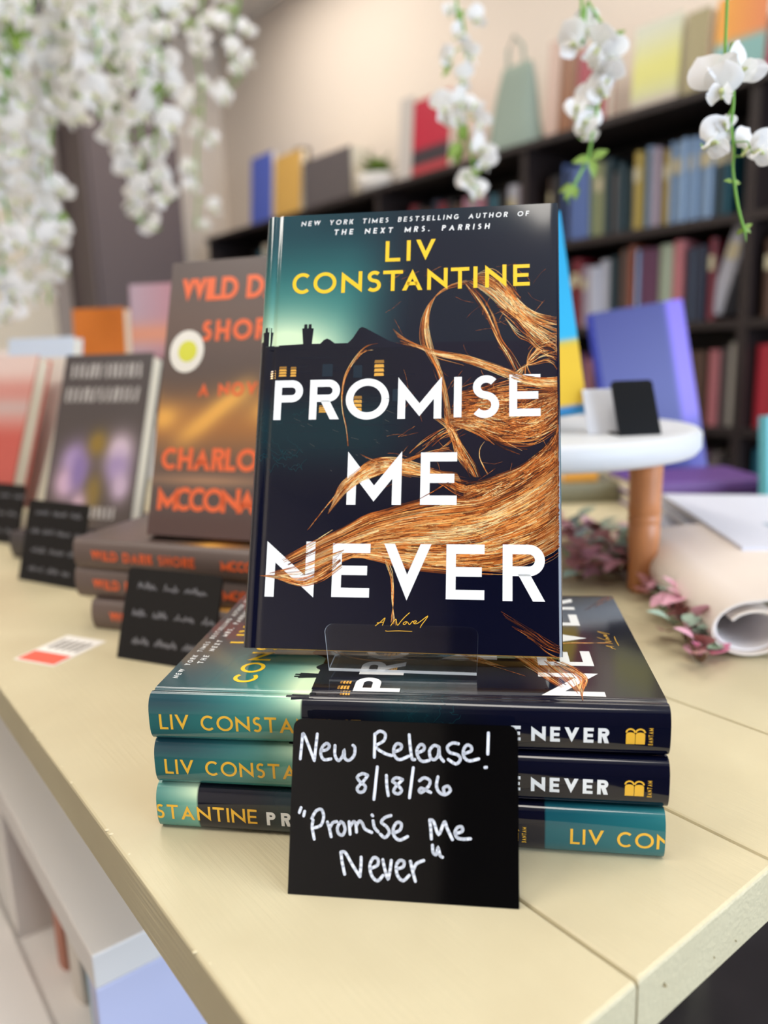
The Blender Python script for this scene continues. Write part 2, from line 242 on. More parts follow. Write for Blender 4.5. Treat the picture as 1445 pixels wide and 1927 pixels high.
CHALK=[[[4.3,67.8],[4.0,63.1],[3.6,57.0]],[[4.3,67.8],[5.4,66.7],[10.0,56.5]],[[10.0,56.5],[10.6,63.3],[11.0,68.0]],[[12.9,60.7],[15.5,61.4],[16.7,63.0],[15.4,64.1],[13.6,62.6],[12.8,59.8],[14.3,57.1],[17.5,57.5]],[[19.2,63.3],[19.3,59.2],[20.9,56.9],[22.7,58.8],[23.4,61.3],[23.8,58.1],[25.7,57.2],[27.9,59.4],[28.2,62.6],[27.3,63.7]],[[37.0,68.9],[37.0,59.0]],[[37.0,68.6],[39.2,70.2],[41.6,69.1],[41.1,66.2],[37.5,63.5],[41.6,60.8],[44.7,60.0]],[[45.6,61.5],[48.5,62.8],[48.9,64.6],[47.0,65.1],[45.6,63.1],[45.9,60.1],[48.2,58.4],[52.2,60.0]],[[52.3,69.1],[52.9,63.5],[53.7,59.1],[54.9,58.7]],[[56.1,61.5],[58.7,62.9],[58.9,64.6],[57.3,65.1],[55.8,62.8],[56.4,59.8],[58.3,58.1],[61.2,58.6]],[[65.5,64.3],[63.4,65.0],[61.4,62.8],[61.8,59.8],[63.5,59.0],[65.1,60.8],[65.5,64.1],[65.8,60.7],[67.5,58.5]],[[73.9,66.1],[71.4,66.3],[69.2,64.7],[70.0,62.4],[73.6,61.4],[74.8,59.6],[72.9,57.6],[69.6,59.3]],[[76.4,62.0],[79.4,63.3],[79.4,65.1],[77.5,65.6],[76.1,63.4],[76.4,60.6],[78.6,59.1],[82.7,60.1]],[[86.9,71.1],[86.6,62.3]],[[85.4,56.6],[86.0,56.7]],[[34.2,51.2],[31.8,51.8],[29.6,50.3],[30.8,48.4],[33.2,46.6],[32.7,44.5],[30.7,43.9],[29.7,45.6],[32.3,48.5],[34.2,51.0]],[[38.4,54.9],[37.2,41.2]],[[42.5,51.5],[42.8,47.0],[43.5,43.1]],[[49.6,50.1],[46.9,50.7],[45.3,49.2],[47.3,47.8],[49.3,45.6],[47.9,44.0],[45.9,44.7],[46.6,46.8],[49.6,49.9]],[[54.3,55.2],[52.8,42.6]],[[57.1,49.9],[59.2,51.2],[61.6,50.1],[61.1,47.8],[58.2,45.1],[57.0,45.6],[57.8,46.8],[59.7,46.2],[62.0,45.2]],[[65.1,51.8],[64.5,48.0],[65.8,45.4],[68.3,44.6],[70.5,46.3],[69.5,48.1],[67.6,47.3],[67.9,45.5]],[[4.7,36.2],[4.0,34.1]],[[6.4,34.7],[6.0,32.8]],[[10.3,31.2],[10.0,28.1],[11.1,23.3]],[[9.7,31.9],[11.5,35.1],[13.9,35.8],[15.0,32.9],[13.9,29.3],[11.0,28.0]],[[16.8,30.7],[17.7,28.1],[18.6,24.7]],[[17.8,28.1],[19.1,30.5],[20.9,31.1]],[[22.7,31.2],[21.3,28.7],[21.8,26.3],[23.6,25.6],[24.7,27.8],[24.0,30.3],[22.7,31.2]],[[26.4,31.3],[27.0,26.2]],[[26.9,29.3],[28.3,31.4],[29.4,30.5],[29.8,27.2]],[[29.7,29.8],[31.0,31.8],[32.3,30.9],[33.5,28.7],[36.5,27.4]],[[37.0,32.2],[37.7,29.5],[39.3,27.8]],[[36.5,34.6],[36.8,34.3]],[[44.8,34.8],[42.2,33.8],[40.7,31.8],[43.0,30.1],[44.2,27.8],[42.4,25.6],[40.3,26.8]],[[45.8,27.5],[48.8,29.0],[49.4,31.5],[47.6,32.1],[46.0,29.6],[46.4,26.4],[48.8,24.9],[52.2,26.5]],[[61.7,33.8],[62.2,30.1],[62.5,26.1]],[[61.7,33.8],[63.4,33.2],[65.6,28.1],[68.0,33.2],[69.2,30.8],[71.5,26.3]],[[72.7,28.7],[75.7,29.9],[75.5,31.6],[73.7,31.3],[72.6,29.1],[73.7,27.1],[76.2,26.7],[79.2,27.0]],[[63.0,23.5],[63.3,20.7],[64.6,19.8],[65.4,22.5],[66.3,19.6],[67.3,18.9]],[[23.1,18.5],[23.8,14.4],[25.0,9.6]],[[23.1,18.5],[25.1,18.4],[28.3,13.6],[31.7,9.0]],[[31.7,9.0],[32.1,13.5],[32.1,16.9]],[[36.0,12.5],[39.2,14.0],[39.5,16.4],[37.5,17.0],[36.0,13.7],[36.9,9.7],[39.4,7.7],[41.8,10.0]],[[41.6,16.4],[42.5,12.8],[44.0,8.8],[44.8,12.2],[45.3,16.3]],[[47.5,13.0],[50.4,14.0],[50.8,16.1],[48.9,16.5],[47.5,14.2],[48.1,10.4],[50.5,8.4],[53.1,10.7]],[[53.6,16.4],[54.5,12.8],[55.8,8.5]],[[54.8,12.8],[56.2,15.6],[59.3,17.1]]]

# ------------------------------------------------------------------ the room
def slab(name, lo, hi, m, kind='structure', label=None, cat=None):
    b = MB(); b.box(lo, hi); o = b.build(name, m, mw=ROOM); tag(o, label, cat, None, kind); return o
wall_m = mat('wall_paint', (236, 224, 212), 0.85, bump=0.05, bscale=60)
T0, T1, S0, S1 = -2.2, 4.75, -2.6, 2.47
slab('floor', (T0, -S1, FLOOR-.05), (T1, -S0, FLOOR), mat('floor_vinyl', (52, 48, 50), 0.35, var=.2, bscale=6))
slab('ceiling', (T0, -S1, CEIL), (T1, -S0, CEIL+.05), mat('ceiling_white', (235, 230, 224), 0.9))
slab('wall_right', (T0, -S1-.1, FLOOR), (T1, -S1, CEIL), wall_m)
slab('wall_left', (T0, -S0, FLOOR), (T1, -S0+.1, CEIL), wall_m)
slab('wall_far', (T1, -S1-.1, FLOOR), (T1+.1, -S0+.1, CEIL), wall_m)
# wall behind the camera with an unseen window added around the cool fill lamp
wn = MB(); w0, w1, z0, z1 = -0.2, 2.2, -0.4, 1.4
for lo, hi in [((T0-.1, -S1, FLOOR), (T0, -w1, CEIL)), ((T0-.1, -w0, FLOOR), (T0, -S0, CEIL)), ((T0-.1, -w1, FLOOR), (T0, -w0, z0)), ((T0-.1, -w1, z1), (T0, -w0, CEIL))]: wn.box(lo, hi)
tag(wn.build('wall_near', mat('dark_taupe_wall', (74, 66, 62), .7), mw=ROOM), kind='structure')
fb = MB()
for lo, hi in [((T0-.06, -w1, z0), (T0-.01, -w1+.05, z1)), ((T0-.06, -w0-.05, z0), (T0-.01, -w0, z1)), ((T0-.06, -w1, z0), (T0-.01, -w0, z0+.05)), ((T0-.06, -w1, z1-.05), (T0-.01, -w0, z1)), ((T0-.06, -(w0+w1)/2-.02, z0), (T0-.01, -(w0+w1)/2+.02, z1))]: fb.box(lo, hi)
tag(fb.build('added_window_1', mat('added_window_frame', (225, 225, 225), .4), mw=ROOM), kind='structure')  # unseen frame added to go with the fill lamp
bb = MB(); bb.box((T1-.015, -S1+.02, FLOOR), (T1, -S0, FLOOR+.1)); tag(bb.build('baseboard_far', mat('trim_white', (226, 220, 214), .5), mw=ROOM), kind='structure')
# ceiling panels
for i, (t_, s_, pw) in enumerate(PANELS):
    b = MB(); fr_ = 0.025
    for lo, hi in [((t_-.6, -s_-.3, CEIL-.03), (t_+.6, -s_-.3+fr_, CEIL)), ((t_-.6, -s_+.3-fr_, CEIL-.03), (t_+.6, -s_+.3, CEIL)), ((t_-.6, -s_-.3, CEIL-.03), (t_-.6+fr_, -s_+.3, CEIL)), ((t_+.6-fr_, -s_-.3, CEIL-.03), (t_+.6, -s_+.3, CEIL))]: b.box(lo, hi)
    b.box((t_-.575, -s_-.275, CEIL-.022), (t_+.575, -s_+.275, CEIL-.018), 1)
    o = b.build('trim_%d' % (i+1), [mat('panel_frame', (230, 230, 230), .4), mat('panel_diffuser', (255, 244, 228), .5, emit=2.5)], mw=ROOM); tag(o, kind='structure')

# ------------------------------------------------------------------ cream display table
def paint_material():
    m = mat('cream_brushed_paint', (206, 195, 164), 0.40, spec=.35); n = m.node_tree.nodes; l = m.node_tree.links; b = n['Principled BSDF']
    tc = n.new('ShaderNodeTexCoord'); mp = n.new('ShaderNodeMapping'); mp.inputs['Scale'].default_value = (14, 420, 420)
    mp.inputs['Rotation'].default_value = (0, 0, 0.12); l.new(tc.outputs['Object'], mp.inputs['Vector'])
    a = n.new('ShaderNodeTexNoise'); a.inputs['Scale'].default_value = 1; a.inputs['Detail'].default_value = 3; l.new(mp.outputs['Vector'], a.inputs['Vector'])
    c = n.new('ShaderNodeTexNoise'); c.inputs['Scale'].default_value = 9; c.inputs['Detail'].default_value = 4; l.new(tc.outputs['Object'], c.inputs['Vector'])
    rp = n.new('ShaderNodeMapRange'); rp.inputs['From Min'].default_value = .42; rp.inputs['From Max'].default_value = .62; l.new(c.outputs['Fac'], rp.inputs['Value'])
    mu = n.new('ShaderNodeMath'); mu.operation = 'MULTIPLY'; l.new(a.outputs['Fac'], mu.inputs[0]); l.new(rp.outputs['Result'], mu.inputs[1])
    bp = n.new('ShaderNodeBump'); bp.inputs['Strength'].default_value = .75; bp.inputs['Distance'].default_value = .0009; l.new(mu.outputs['Value'], bp.inputs['Height']); l.new(bp.outputs['Normal'], b.inputs['Normal'])
    cr = n.new('ShaderNodeValToRGB'); cr.color_ramp.elements[0].color = L3((196, 184, 151)); cr.color_ramp.elements[1].color = L3((206, 195, 162))
    cr.color_ramp.elements[0].position = .35; cr.color_ramp.elements[1].position = .65; l.new(c.outputs['Fac'], cr.inputs['Fac']); l.new(cr.outputs['Color'], b.inputs['Base Color'])
    r2 = n.new('ShaderNodeMapRange'); r2.inputs['To Min'].default_value = .30; r2.inputs['To Max'].default_value = .46; l.new(c.outputs['Fac'], r2.inputs['Value']); l.new(r2.outputs['Result'], b.inputs['Roughness'])
    return m
paint = paint_material(); TK = 0.028
table = thing('display_table', 'long cream-painted plank table that carries the displayed books and signs', 'table', ROOM)
tb = MB(); seams = [0.0988, 0.2204, 0.326, 0.44, 0.555, 0.67, 0.785, 0.90, 1.015, 1.13, 1.245]; TT0, TT1 = 0.1414, 2.3
def plank(b, s0, s1):
    g = 0.0006; e = 0.0016                                     # planks with eased edges
    y0, y1 = -s1+g, -s0-g
    prof = [(y0, -e), (y0+e*.3, -e*.3), (y0+e, 0), (y1-e, 0), (y1-e*.3, -e*.3), (y1, -e), (y1, -TK), (y0, -TK)]
    n = 8; P = []
    for x, ins in ((TT0, e), (TT0+e*.3, e*.3), (TT0+e, 0), (TT1, 0)): P += [(x, y, z-ins if k in (0, 1, 2, 3, 4, 5) and z > -TK else z) for k, (y, z) in enumerate(prof)]
    F = [(r*n+i, r*n+(i+1) % n, (r+1)*n+(i+1) % n, (r+1)*n+i) for r in range(3) for i in range(n)]+[tuple(range(n))[::-1], tuple(range(3*n, 4*n))]
    b.add(P, F)
for a, c in zip(seams, seams[1:]): plank(tb, a, c)
tb.box((TT0+.004, -seams[-1]+.003, -TK+.002), (TT1-.004, -seams[0]-.003, -.006))
tb.build('tabletop', paint, table)
edge = MB()                                                   # chips and drips of paint along the edges
for _ in range(26):
    if _ < 14: x, y, z = TT0+random.uniform(.03, .45), -seams[0]-random.uniform(.0, .004), 0.0
    else: x, y, z = TT0-.0002, -seams[0]-random.uniform(.05, .5), -random.uniform(.004, .022)
    r = random.uniform(.0005, .0013)
    edge.add([(x+r*math.cos(k*1.05)*random.uniform(.7, 1.6), y+(r*math.sin(k*1.05) if z == 0 else r*.2), z+(0 if z == 0 else r*math.sin(k*1.05))) for k in range(6)]+[(x, y, z+.0004) if z == 0 else (x-.0004, y, z)], [(k, (k+1) % 6, 6) for k in range(6)], smooth=True)
tag(edge.build('paint_drips', mat('dried_paint', (214, 203, 170), .3), table), kind='stuff')
fr = MB(); fr.box((.62, -1.21, -.10), (2.2, -.19, -TK)); fr.build('apron', paint, table)
for x, y in ((.66, -.69), (.66, -1.17), (2.16, -.69), (2.16, -1.17)):
    lg = MB(); lg.box((x-.035, y-.035, FLOOR), (x+.035, y+.035, -.10)); lg.build('leg', paint, table, bevel=.004)

# low white shelf unit under the table
white = mat('white_laminate', (228, 222, 216), 0.4, bump=.02)
un = thing('shelf_unit', 'low white open shelf unit under the left side of the cream table', 'shelf', ROOM)
UZ = -.21; u0, u1, sA, sB = .545, 1.9, .128, .6
def bxo(nm, lo, hi, m, par, bev=.0015):
    b = MB(); b.box(lo, hi); return b.build(nm, m, par, bevel=bev)
bxo('top_board', (u0, -sB, UZ-.03), (u1, -sA, UZ), white, un)
bxo('end_panel', (u0, -sB, FLOOR), (u0+.018, -sA, UZ-.03), mat('cool_lit_white_laminate', (196, 198, 226), .45), un)  # white panel, the bluish light on it mixed into its colour
bxo('end_panel', (u1-.018, -sB, FLOOR), (u1, -sA, UZ-.03), white, un)
bxo('back_panel', (u0+.018, -sB, FLOOR), (u1-.018, -sB+.01, UZ-.03), white, un)
for z in (-.42, -.65, -.88): bxo('shelf_board', (u0+.018, -sB+.01, z-.022), (u1-.018, -sA+.0, z), white, un)
bxo('divider', (u0+.34, -sB+.01, FLOOR+.02), (u0+.358, -sA-.004, UZ-.03), white, un)
bxo('lower_step', (u0+.03, -sA, -.45), (u1-.1, -sA+.11, -.41), white, un)

# ------------------------------------------------------------------ the new release (hardcover with printed jacket)
T = 0.0243; W = 0.1635; LB = 0.2435
TS = 0.0238
def book_profile():
    P = []
    P += [(W-.008, TS-.0031), (W-.001, TS-.0027), (W+.0004, TS-.0014), (W-.0002, TS-.0002), (W-.002, TS)]
    n = 26
    for i in range(1, n):
        x = W-.002-(W-.002-.0065)*i/n; P.append((x, TS-.0009*math.exp(-((x-.0070)/.0014)**2)))
    x = .0185
    P = [p for p in P if p[0] > .02]
    for i in range(13): xx = .02-(.02-.0068)*i/12; P.append((xx, TS-.0009*math.exp(-((xx-.0086)/.0011)**2)))
    for i in range(1, 32):
        a = math.pi*i/32; e = math.cos(a)
        P.append((.0065-.0065*(1-abs(e)**2.8)**(1/2.3), TS/2+TS/2*e))
    for i in range(13): xx = .0068+(.02-.0068)*i/12; P.append((xx, .0009*math.exp(-((xx-.0086)/.0011)**2)))
    for i in range(1, 61): P.append((.02+(W-.002-.02)*i/60, 0.0))
    P += [(W-.0002, .0002), (W+.0004, .0014), (W-.001, .0027), (W-.008, .0031)]
    return P
PROF = book_profile()
cum = [0.0]
for a, b in zip(PROF, PROF[1:]): cum.append(cum[-1]+math.dist(a, b))
# arc length zero where the front cover has x = 10 mm, so that s equals x there
_i0 = next(i for i in range(len(PROF)) if i > 60 and PROF[i][1] < .002 and PROF[i][0] >= .0134)
SOFF = cum[_i0]-PROF[_i0][0]
SP = [c-SOFF for c in cum]
def prof_at(s):
    lo, hi = 0, len(SP)-1
    while hi-lo > 1:
        m = (lo+hi)//2
        if SP[m] <= s: lo = m
        else: hi = m
    k = (s-SP[lo])/(SP[hi]-SP[lo]); a, b = PROF[lo], PROF[hi]
    d = (b[0]-a[0], b[1]-a[1]); l = math.hypot(*d) or 1
    return a[0]+d[0]*k, a[1]+d[1]*k, d[1]/l, -d[0]/l           # point, outward normal
def wrap(s, t, off=0.0):
    """jacket point: s along the wrap, t down from the head, metres"""
    x, y, nx, ny = prof_at(s); return (x+nx*off, y+ny*off, LB-t)
_spine = [(TS-PROF[i][1], SP[i]) for i in range(len(PROF)) if PROF[i][0] < .0069]
def s_of_h(h):
    for (h0, s0), (h1, s1) in zip(_spine, _spine[1:]):
        if h0 <= h <= h1: return s0+(s1-s0)*(h-h0)/max(1e-9, h1-h0)
    return _spine[-1][1] if h > _spine[-1][0] else _spine[0][1]
def clip(poly, ax, c, keep_less):
    out = []; n = len(poly)
    for i in range(n):
        a, b = poly[i], poly[(i+1) % n]; ia = (a[ax] <= c) == keep_less; ib = (b[ax] <= c) == keep_less
        if ia: out.append(a)
        if ia != ib:
            k = (c-a[ax])/(b[ax]-a[ax]); out.append((a[0]+(b[0]-a[0])*k, a[1]+(b[1]-a[1])*k))
    return out
def bands(poly, ax, step):
    lo = min(p[ax] for p in poly); hi = max(p[ax] for p in poly); out = []; k = math.floor(lo/step)
    while k*step < hi:
        q = clip(clip(poly, ax, k*step, False), ax, (k+1)*step, True)
        if len(q) >= 3: out.append(q)
        k += 1
    return out
def mixc(a, b, k):
    k = max(0.0, min(1.0, k)); return tuple(a[i]+(b[i]-a[i])*k for i in range(3))
def sst(a, b, x):
    k = max(0.0, min(1.0, (x-a)/(b-a))); return k*k*(3-2*k)
def art(s, t):
    """printed colour at (s, t) millimetres"""
    c = mixc((30, 66, 74), (48, 112, 110), sst(8, 52, t))
    g = math.exp(-(((s-16)/36)**2)-((t-86)/24)**2)
    c = mixc(c, (212, 234, 194), min(1, g*1.45))
    if s < 0: c = mixc(c, (64, 140, 126), .45*sst(0, -8, s))
    dk = sst(45, 92, s+(t-40)*.12); c = mixc(c, (24, 25, 38), dk*.95)
    c = mixc(c, (22, 40, 50), .55*sst(26, 0, t)*sst(10, 60, s))
    if t > 79:
        h = mixc((22, 22, 33), (20, 42, 49), sst(100, 122, t)*sst(160, 128, t)*sst(110, 60, s))
        h = mixc(h, (9, 11, 30), sst(135, 185, t))
        c = mixc(h, (24, 21, 36), sst(60, 110, s)*sst(190, 120, t))
    return c
def jacket_mesh(shift=0.0, full=True):
    b = MB(); n = len(PROF); rows = 244 if full else 60; V = []; C = []
    ts = [0.0011+(LB-.0014)*k/rows for k in range(rows+1)]
    if not shift:                                              # a sharp line where the roof meets the sky
        ts = sorted(ts+[.0785, .0789])
    for t in ts:
        for i in range(n):
            V.append((PROF[i][0], PROF[i][1], LB-t)); s = SP[i]*1000; tt = t*1000+shift
            if shift and t*1000 > 190: tt = (t*1000-190)+5
            if -30 < s and (s < 4 or shift): q = art(min(s, 160), tt if not (76 < tt < 79) else 79.5)
            else: q = art(s, tt)
            if s < -30: q = (14, 22, 34)
            if shift and t*1000 > 190: q = mixc(q, (20, 92, 104), .65)
            C.append(L3(q))
    R = len(ts)
    b.add(V, [(r*n+i, (r+1)*n+i, (r+1)*n+i+1, r*n+i+1) for r in range(R-1) for i in range(n-1)], 0, C, True)
    if not shift:
        sky = lambda s: L3((22, 22, 33))
        roof = [(0.3, 79.2), (25, 78.3), (35.5, 78.3), (37.5, 76.2), (39.2, 75.4), (40.8, 76.1), (43.6, 78.3), (50.9, 78.3), (53.4, 75.7), (57, 69.9), (58.5, 69.3), (60.1, 69.8), (73.5, 77.6), (82, 80.5)]
        for (a, ta), (c, tc) in zip(roof, roof[1:]):
            m = max(1, int((c-a)/3))
            for j in range(m):
                sa, sb = a+(c-a)*j/m, a+(c-a)*(j+1)/m; t0_, t1_ = ta+(tc-ta)*j/m, ta+(tc-ta)*(j+1)/m
                col = [L3(mixc((22, 22, 33), (26, 26, 40), sst(45, 80, q))) for q in (sa, sb)]
                b.add([wrap(sa*.001, t0_*.001, 4e-5), wrap(sb*.001, t1_*.001, 4e-5), wrap(sb*.001, .0815, 4e-5), wrap(sa*.001, .0815, 4e-5)], [(3, 2, 1, 0)], 0, [col[0], col[1], col[1], col[0]])
        for q in ([(3.0, 79.3), (2.2, 70.8), (8.4, 70.8), (7.8, 79.3)], [(3.6, 71), (3.8, 68.2), (5.2, 68.2), (5.3, 71)], [(5.9, 71), (6.0, 68.2), (7.4, 68.2), (7.5, 71)],
                  [(26.0, 79), (25.0, 69.2), (31.5, 69.2), (30.8, 79)], [(26.0, 69.4), (26.2, 66.8), (27.8, 66.8), (27.9, 69.4)], [(28.5, 69.4), (28.6, 66.8), (30.2, 66.8), (30.3, 69.4)]):
            for z in bands([(x*.001, y*.001) for x, y in q], 0, .0012): b.poly([wrap(x, y, 6e-5) for x, y in z][::-1], 0, L3((21, 22, 33)))
        for k in range(26):                                    # the eaves carried over the spine
            sa = -.0265+k*.00105; sb = sa+.00106
            tt = lambda s: .0765+.0022*abs(math.sin((s+.004)*150))
            b.add([wrap(sa, tt(sa), 4e-5), wrap(sb, tt(sb), 4e-5), wrap(sb, .0815, 4e-5), wrap(sa, .0815, 4e-5)], [(3, 2, 1, 0)], 0, L3((20, 21, 32)))
    # lit windows
    if not shift:
        for (a, c, ta, tc) in WINS:
            y1 = (226, 168, 74)
            nb = 4
            for j in range(nb):
                h = (tc-ta)/nb; cc = mixc(y1, (96, 66, 34), .55 if j == 0 else 0.0)
                b.poly([wrap(x*.001, y*.001, 7e-5) for x, y in ((a+.3, ta+h*j+h*.14), (c-.3, ta+h*j+h*.14), (c, ta+h*(j+1)-h*.12), (a, ta+h*(j+1)-h*.12))][::-1], 0, L3(cc))
        for (a, c, ta, tc) in DIMWINS: b.poly([wrap(x*.001, y*.001, 5e-5) for x, y in ((a, ta), (c, ta), (c, tc), (a, tc))][::-1], 0, L3((31, 43, 54)))
        rr = random.Random(4)
        for j in range(34):                                    # wall courses and smoke
            t_ = rr.uniform(84, 128); s_ = rr.uniform(12, 70); l_ = rr.uniform(6, 24)
            b.poly([wrap(x*.001, y*.001, 4.5e-5) for x, y in ((s_, t_), (s_+l_, t_), (s_+l_, t_+.16), (s_, t_+.16))][::-1], 0, L3((30, 34, 46)))
        for j in range(46):
            t_ = rr.uniform(118, 150); s_ = rr.uniform(-22, 24); P = [(s_, t_)]
            for k in range(9): P.append((P[-1][0]+rr.uniform(-.2, 1.6), P[-1][1]+rr.uniform(-1.6, 1.6)))
            for q in ribbon(smooth_path(P, 3), .22): b.poly([wrap(x*.001, y*.001, 4.6e-5) for x, y in q], 0, L3((24, 58, 64)))
    return b
HAIRC = [(52, 26, 22), (98, 50, 28), (156, 78, 32), (214, 112, 42), (250, 156, 74), (255, 196, 112), (255, 234, 172)]
def hair_strands(b, name, n, wlo, whi, tone, rnd, off, span=(0, 1), wild=.5, cover=True):
    A, B = HAIR[name]; A = smooth_path([tuple(q) for q in A], 6); B = smooth_path([tuple(q) for q in B], 6)
    ph0 = len(name)*.7
    def samp(Pt, k):
        x = k*(len(Pt)-1); i = min(int(x), len(Pt)-2); f = x-i; return (Pt[i][0]*(1-f)+Pt[i+1][0]*f, Pt[i][1]*(1-f)+Pt[i+1][1]*f)
    for j in range(n):
        v0 = rnd.random(); v1 = v0+rnd.gauss(0, .14*wild*2); ph = rnd.uniform(0, 6.3); am = rnd.uniform(0, .05)*wild*2
        k0 = span[0]+(span[1]-span[0])*(rnd.random()**2.2*.5 if rnd.random() < .6 else rnd.uniform(0, .75)); k1 = min(span[1], k0+(span[1]-span[0])*rnd.uniform(.25, 1.0))
        if k1-k0 < .05: continue
        m = max(5, int(26*(k1-k0))); P = []
        for i in range(m+1):
            k = k0+(k1-k0)*i/m; v = v0+(v1-v0)*i/m+am*math.sin(ph+7*k); a = samp(A, k); c = samp(B, k)
            P.append((a[0]+(c[0]-a[0])*v, a[1]+(c[1]-a[1])*v))
        P = [(min(162.3, max(3, x)), y) for x, y in P]
        w = rnd.uniform(wlo, whi); tn = tone+rnd.gauss(0, 1.35)+1.35*math.sin(v0*23+3)+.5*math.sin(v0*61); tn = max(0, min(5.99, tn))
        c0 = HAIRC[int(tn)]; c1 = HAIRC[int(tn)+1]; cc = mixc(c0, c1, tn-int(tn))
        Q = ribbon(P, w)
        for i, q in enumerate(Q):
            e = math.sin(math.pi*(i+.5)/len(Q)); kk = k0+(k1-k0)*i/len(Q); t2 = max(0, min(5.99, tn+1.1*math.sin(kk*11+v0*6+ph0)+.6*math.sin(kk*27+v0*13)))
            cc = mixc(HAIRC[int(t2)], HAIRC[int(t2)+1], t2-int(t2)); col = L3(mixc(HAIRC[1], cc, .35+.65*e)); o_ = off+rnd.random()*1e-5
            b.poly([wrap(x*.001, y*.001, o_) for x, y in q], 0, col)
def hair_mesh():
    b = MB(); r = random.Random(7)
    back = [('big_top', 60, .6, 1.2, .3), ('big_mid', 120, .7, 1.5, 1.3), ('big_low', 130, .7, 1.4, 1.1), ('right_edge', 46, .5, 1.0, .2), ('lower_mass', 50, .5, 1.0, .1), ('lower_mass2', 44, .5, 1.0, .2), ('me_swoosh', 30, .5, 1.0, 1.2)]
    for nm, n, a, c, tn in back: hair_strands(b, nm, n, a, c, tn, r, 7e-5, wild=.3)
    fine = [('big_top', 210, 2.6), ('big_mid', 460, 4.1), ('big_low', 430, 3.4), ('right_edge', 150, 2.4), ('lower_mass', 170, 2.9), ('lower_mass2', 180, 3.2), ('right_side', 60, 2.6), ('me_swoosh', 130, 4.6),
            ('crown_left', 34, 3.9), ('crown_right', 26, 4.0), ('right_lock', 110, 4.6), ('right_fan', 44, 4.0), ('right_fan2', 34, 3.8), ('cross_lock', 80, 3.7), ('drop_lock', 40, 3.8), ('drop_lock2', 30, 2.9),
            ('me_side', 26, 3.0), ('me_mid', 70, 2.3), ('me_wild', 20, 3.0), ('red_corner', 26, .6), ('v_wisp', 16, 4.2), ('small_curl', 5, 4.0), ('left_wisp', 12, 4.0)]
    fine += [('big_mid', 60, .4), ('big_low', 90, .5), ('right_edge', 30, .2), ('lower_mass', 40, .3), ('lower_mass2', 40, .4), ('big_mid', 50, 5.2), ('big_low', 40, 4.8), ('right_lock', 30, 5.2)]
    for nm, n, tn in fine: hair_strands(b, nm, n, .10, .30, tn, r, 9e-5, wild=.5 if nm.startswith('big') else .8)
    for j in range(84):                                       # loose flyaway hairs
        x = r.uniform(78, 160); y = r.uniform(62, 160) if r.random() < .75 else r.uniform(34, 62)
        if 92 < x < 118 and 45 < y < 86: continue
        a = r.uniform(-.9, .9)+(0 if r.random() < .6 else 1.5); P = [(x, y)]
        for k in range(7): a += r.gauss(0, .12); P.append((min(162, max(20, P[-1][0]-math.cos(a)*1.5)), P[-1][1]+math.sin(a)*1.5))
        for q in ribbon(P, r.uniform(.05, .10)): b.poly([wrap(u*.001, v*.001, 9.6e-5) for u, v in q], 0, L3(HAIRC[r.choice((2, 3, 4))]))
    for j in range(26):
        x = r.uniform(20, 75); y = r.uniform(105, 150); a = r.uniform(.1, .7); l = r.uniform(1.2, 4.5)
        for q in ribbon([(x, y), (x+l*math.cos(a)*.5, y+l*.55*math.sin(a)), (x+l*math.cos(a), y+l*math.sin(a))], .1): b.poly([wrap(u*.001, v*.001, 9.6e-5) for u, v in q], 0, L3((110, 104, 96)))
    # locks that pass in front of the title letters
    for nm, n, tn, sp in [('me_swoosh', 110, 4.4, (.1, .46)), ('n_tips', 50, 3.4, (0, 1)), ('big_low', 30, 3.3, (0, .2)), ('big_top', 22, 2.8, (0, .16)), ('cross_lock', 90, 4.1, (.72, 1)), ('o_wisp', 7, 4.9, (0, 1)), ('o_wisp2', 6, 3.4, (0, 1)), ('e_strand', 4, 1.0, (0, 1))]:
        hair_strands(b, nm, n, .12, .34, tn, r, 16e-5, sp, wild=.35)
    return b
ink = mat('printed_jacket', rough=.09, spec=.5, attr=True, coat=.25)
ink_white = mat('white_ink', (238, 238, 236), .2, spec=.4); ink_yellow = mat('yellow_ink', (246, 200, 48), .2, spec=.4)
ink_ochre = mat('ochre_ink', (240, 184, 62), .2, spec=.4); ochre = mat('ochre_board', (196, 146, 52), .55, bump=.1, bscale=600)
paper = mat('book_paper', (232, 224, 206), .8, bump=.15, bscale=300, stretch=(1, 8, 1))
def fit_glyph(ch, x0, x1, y0, y1, w):
    """glyph fitted to a box on the cover, y down, millimetres"""
    return [[(x0+p[0], y1-p[1]) for p in q] for q in glyph(ch, x1-x0, y1-y0, w)]
def lettering(name, polys, m, par, off=12e-5):
    b = MB()
    for q in polys:
        for z in (bands(q, 0, 1.0) if min(p[0] for p in q) < 20 else [q]): b.poly([wrap(x*.001, y*.001, off) for x, y in z], 0)
    return b.build(name, m, par)
def spine_text(name, items, m, par, off=12e-5):
    b = MB()
    for polys, u0, h0 in items:
        for q in polys:
            q = [(u0+x, h0+y) for x, y in q]; q = clip(clip(q, 0, 1.4, False), 0, LB*1000-.6, True) if q else q
            if len(q) < 3: continue
            for z in bands(q, 1, 1.0): b.poly([wrap(s_of_h(y*.001), x*.001, off) for x, y in z], 0)
    return b.build(name, m, par)
def logo(u, h, hgt):
    out = []
    for k, (a, w_) in enumerate(((0, 3.9), (4.15, 4.1))):
        out.append([(u+a, h), (u+a+w_, h), (u+a+w_, h+hgt*.62)]+[(u+a+w_/2+w_/2*math.cos(i*math.pi/10), h+hgt*.62+hgt*.14*math.sin(i*math.pi/10)) for i in range(1, 11)])
        out += ribbon([(u+a+w_/2+(w_/2-.1)*math.cos(i*math.pi/12), h+hgt*.74+hgt*.22*math.sin(i*math.pi/12)) for i in range(13)], hgt*.1)
    return out
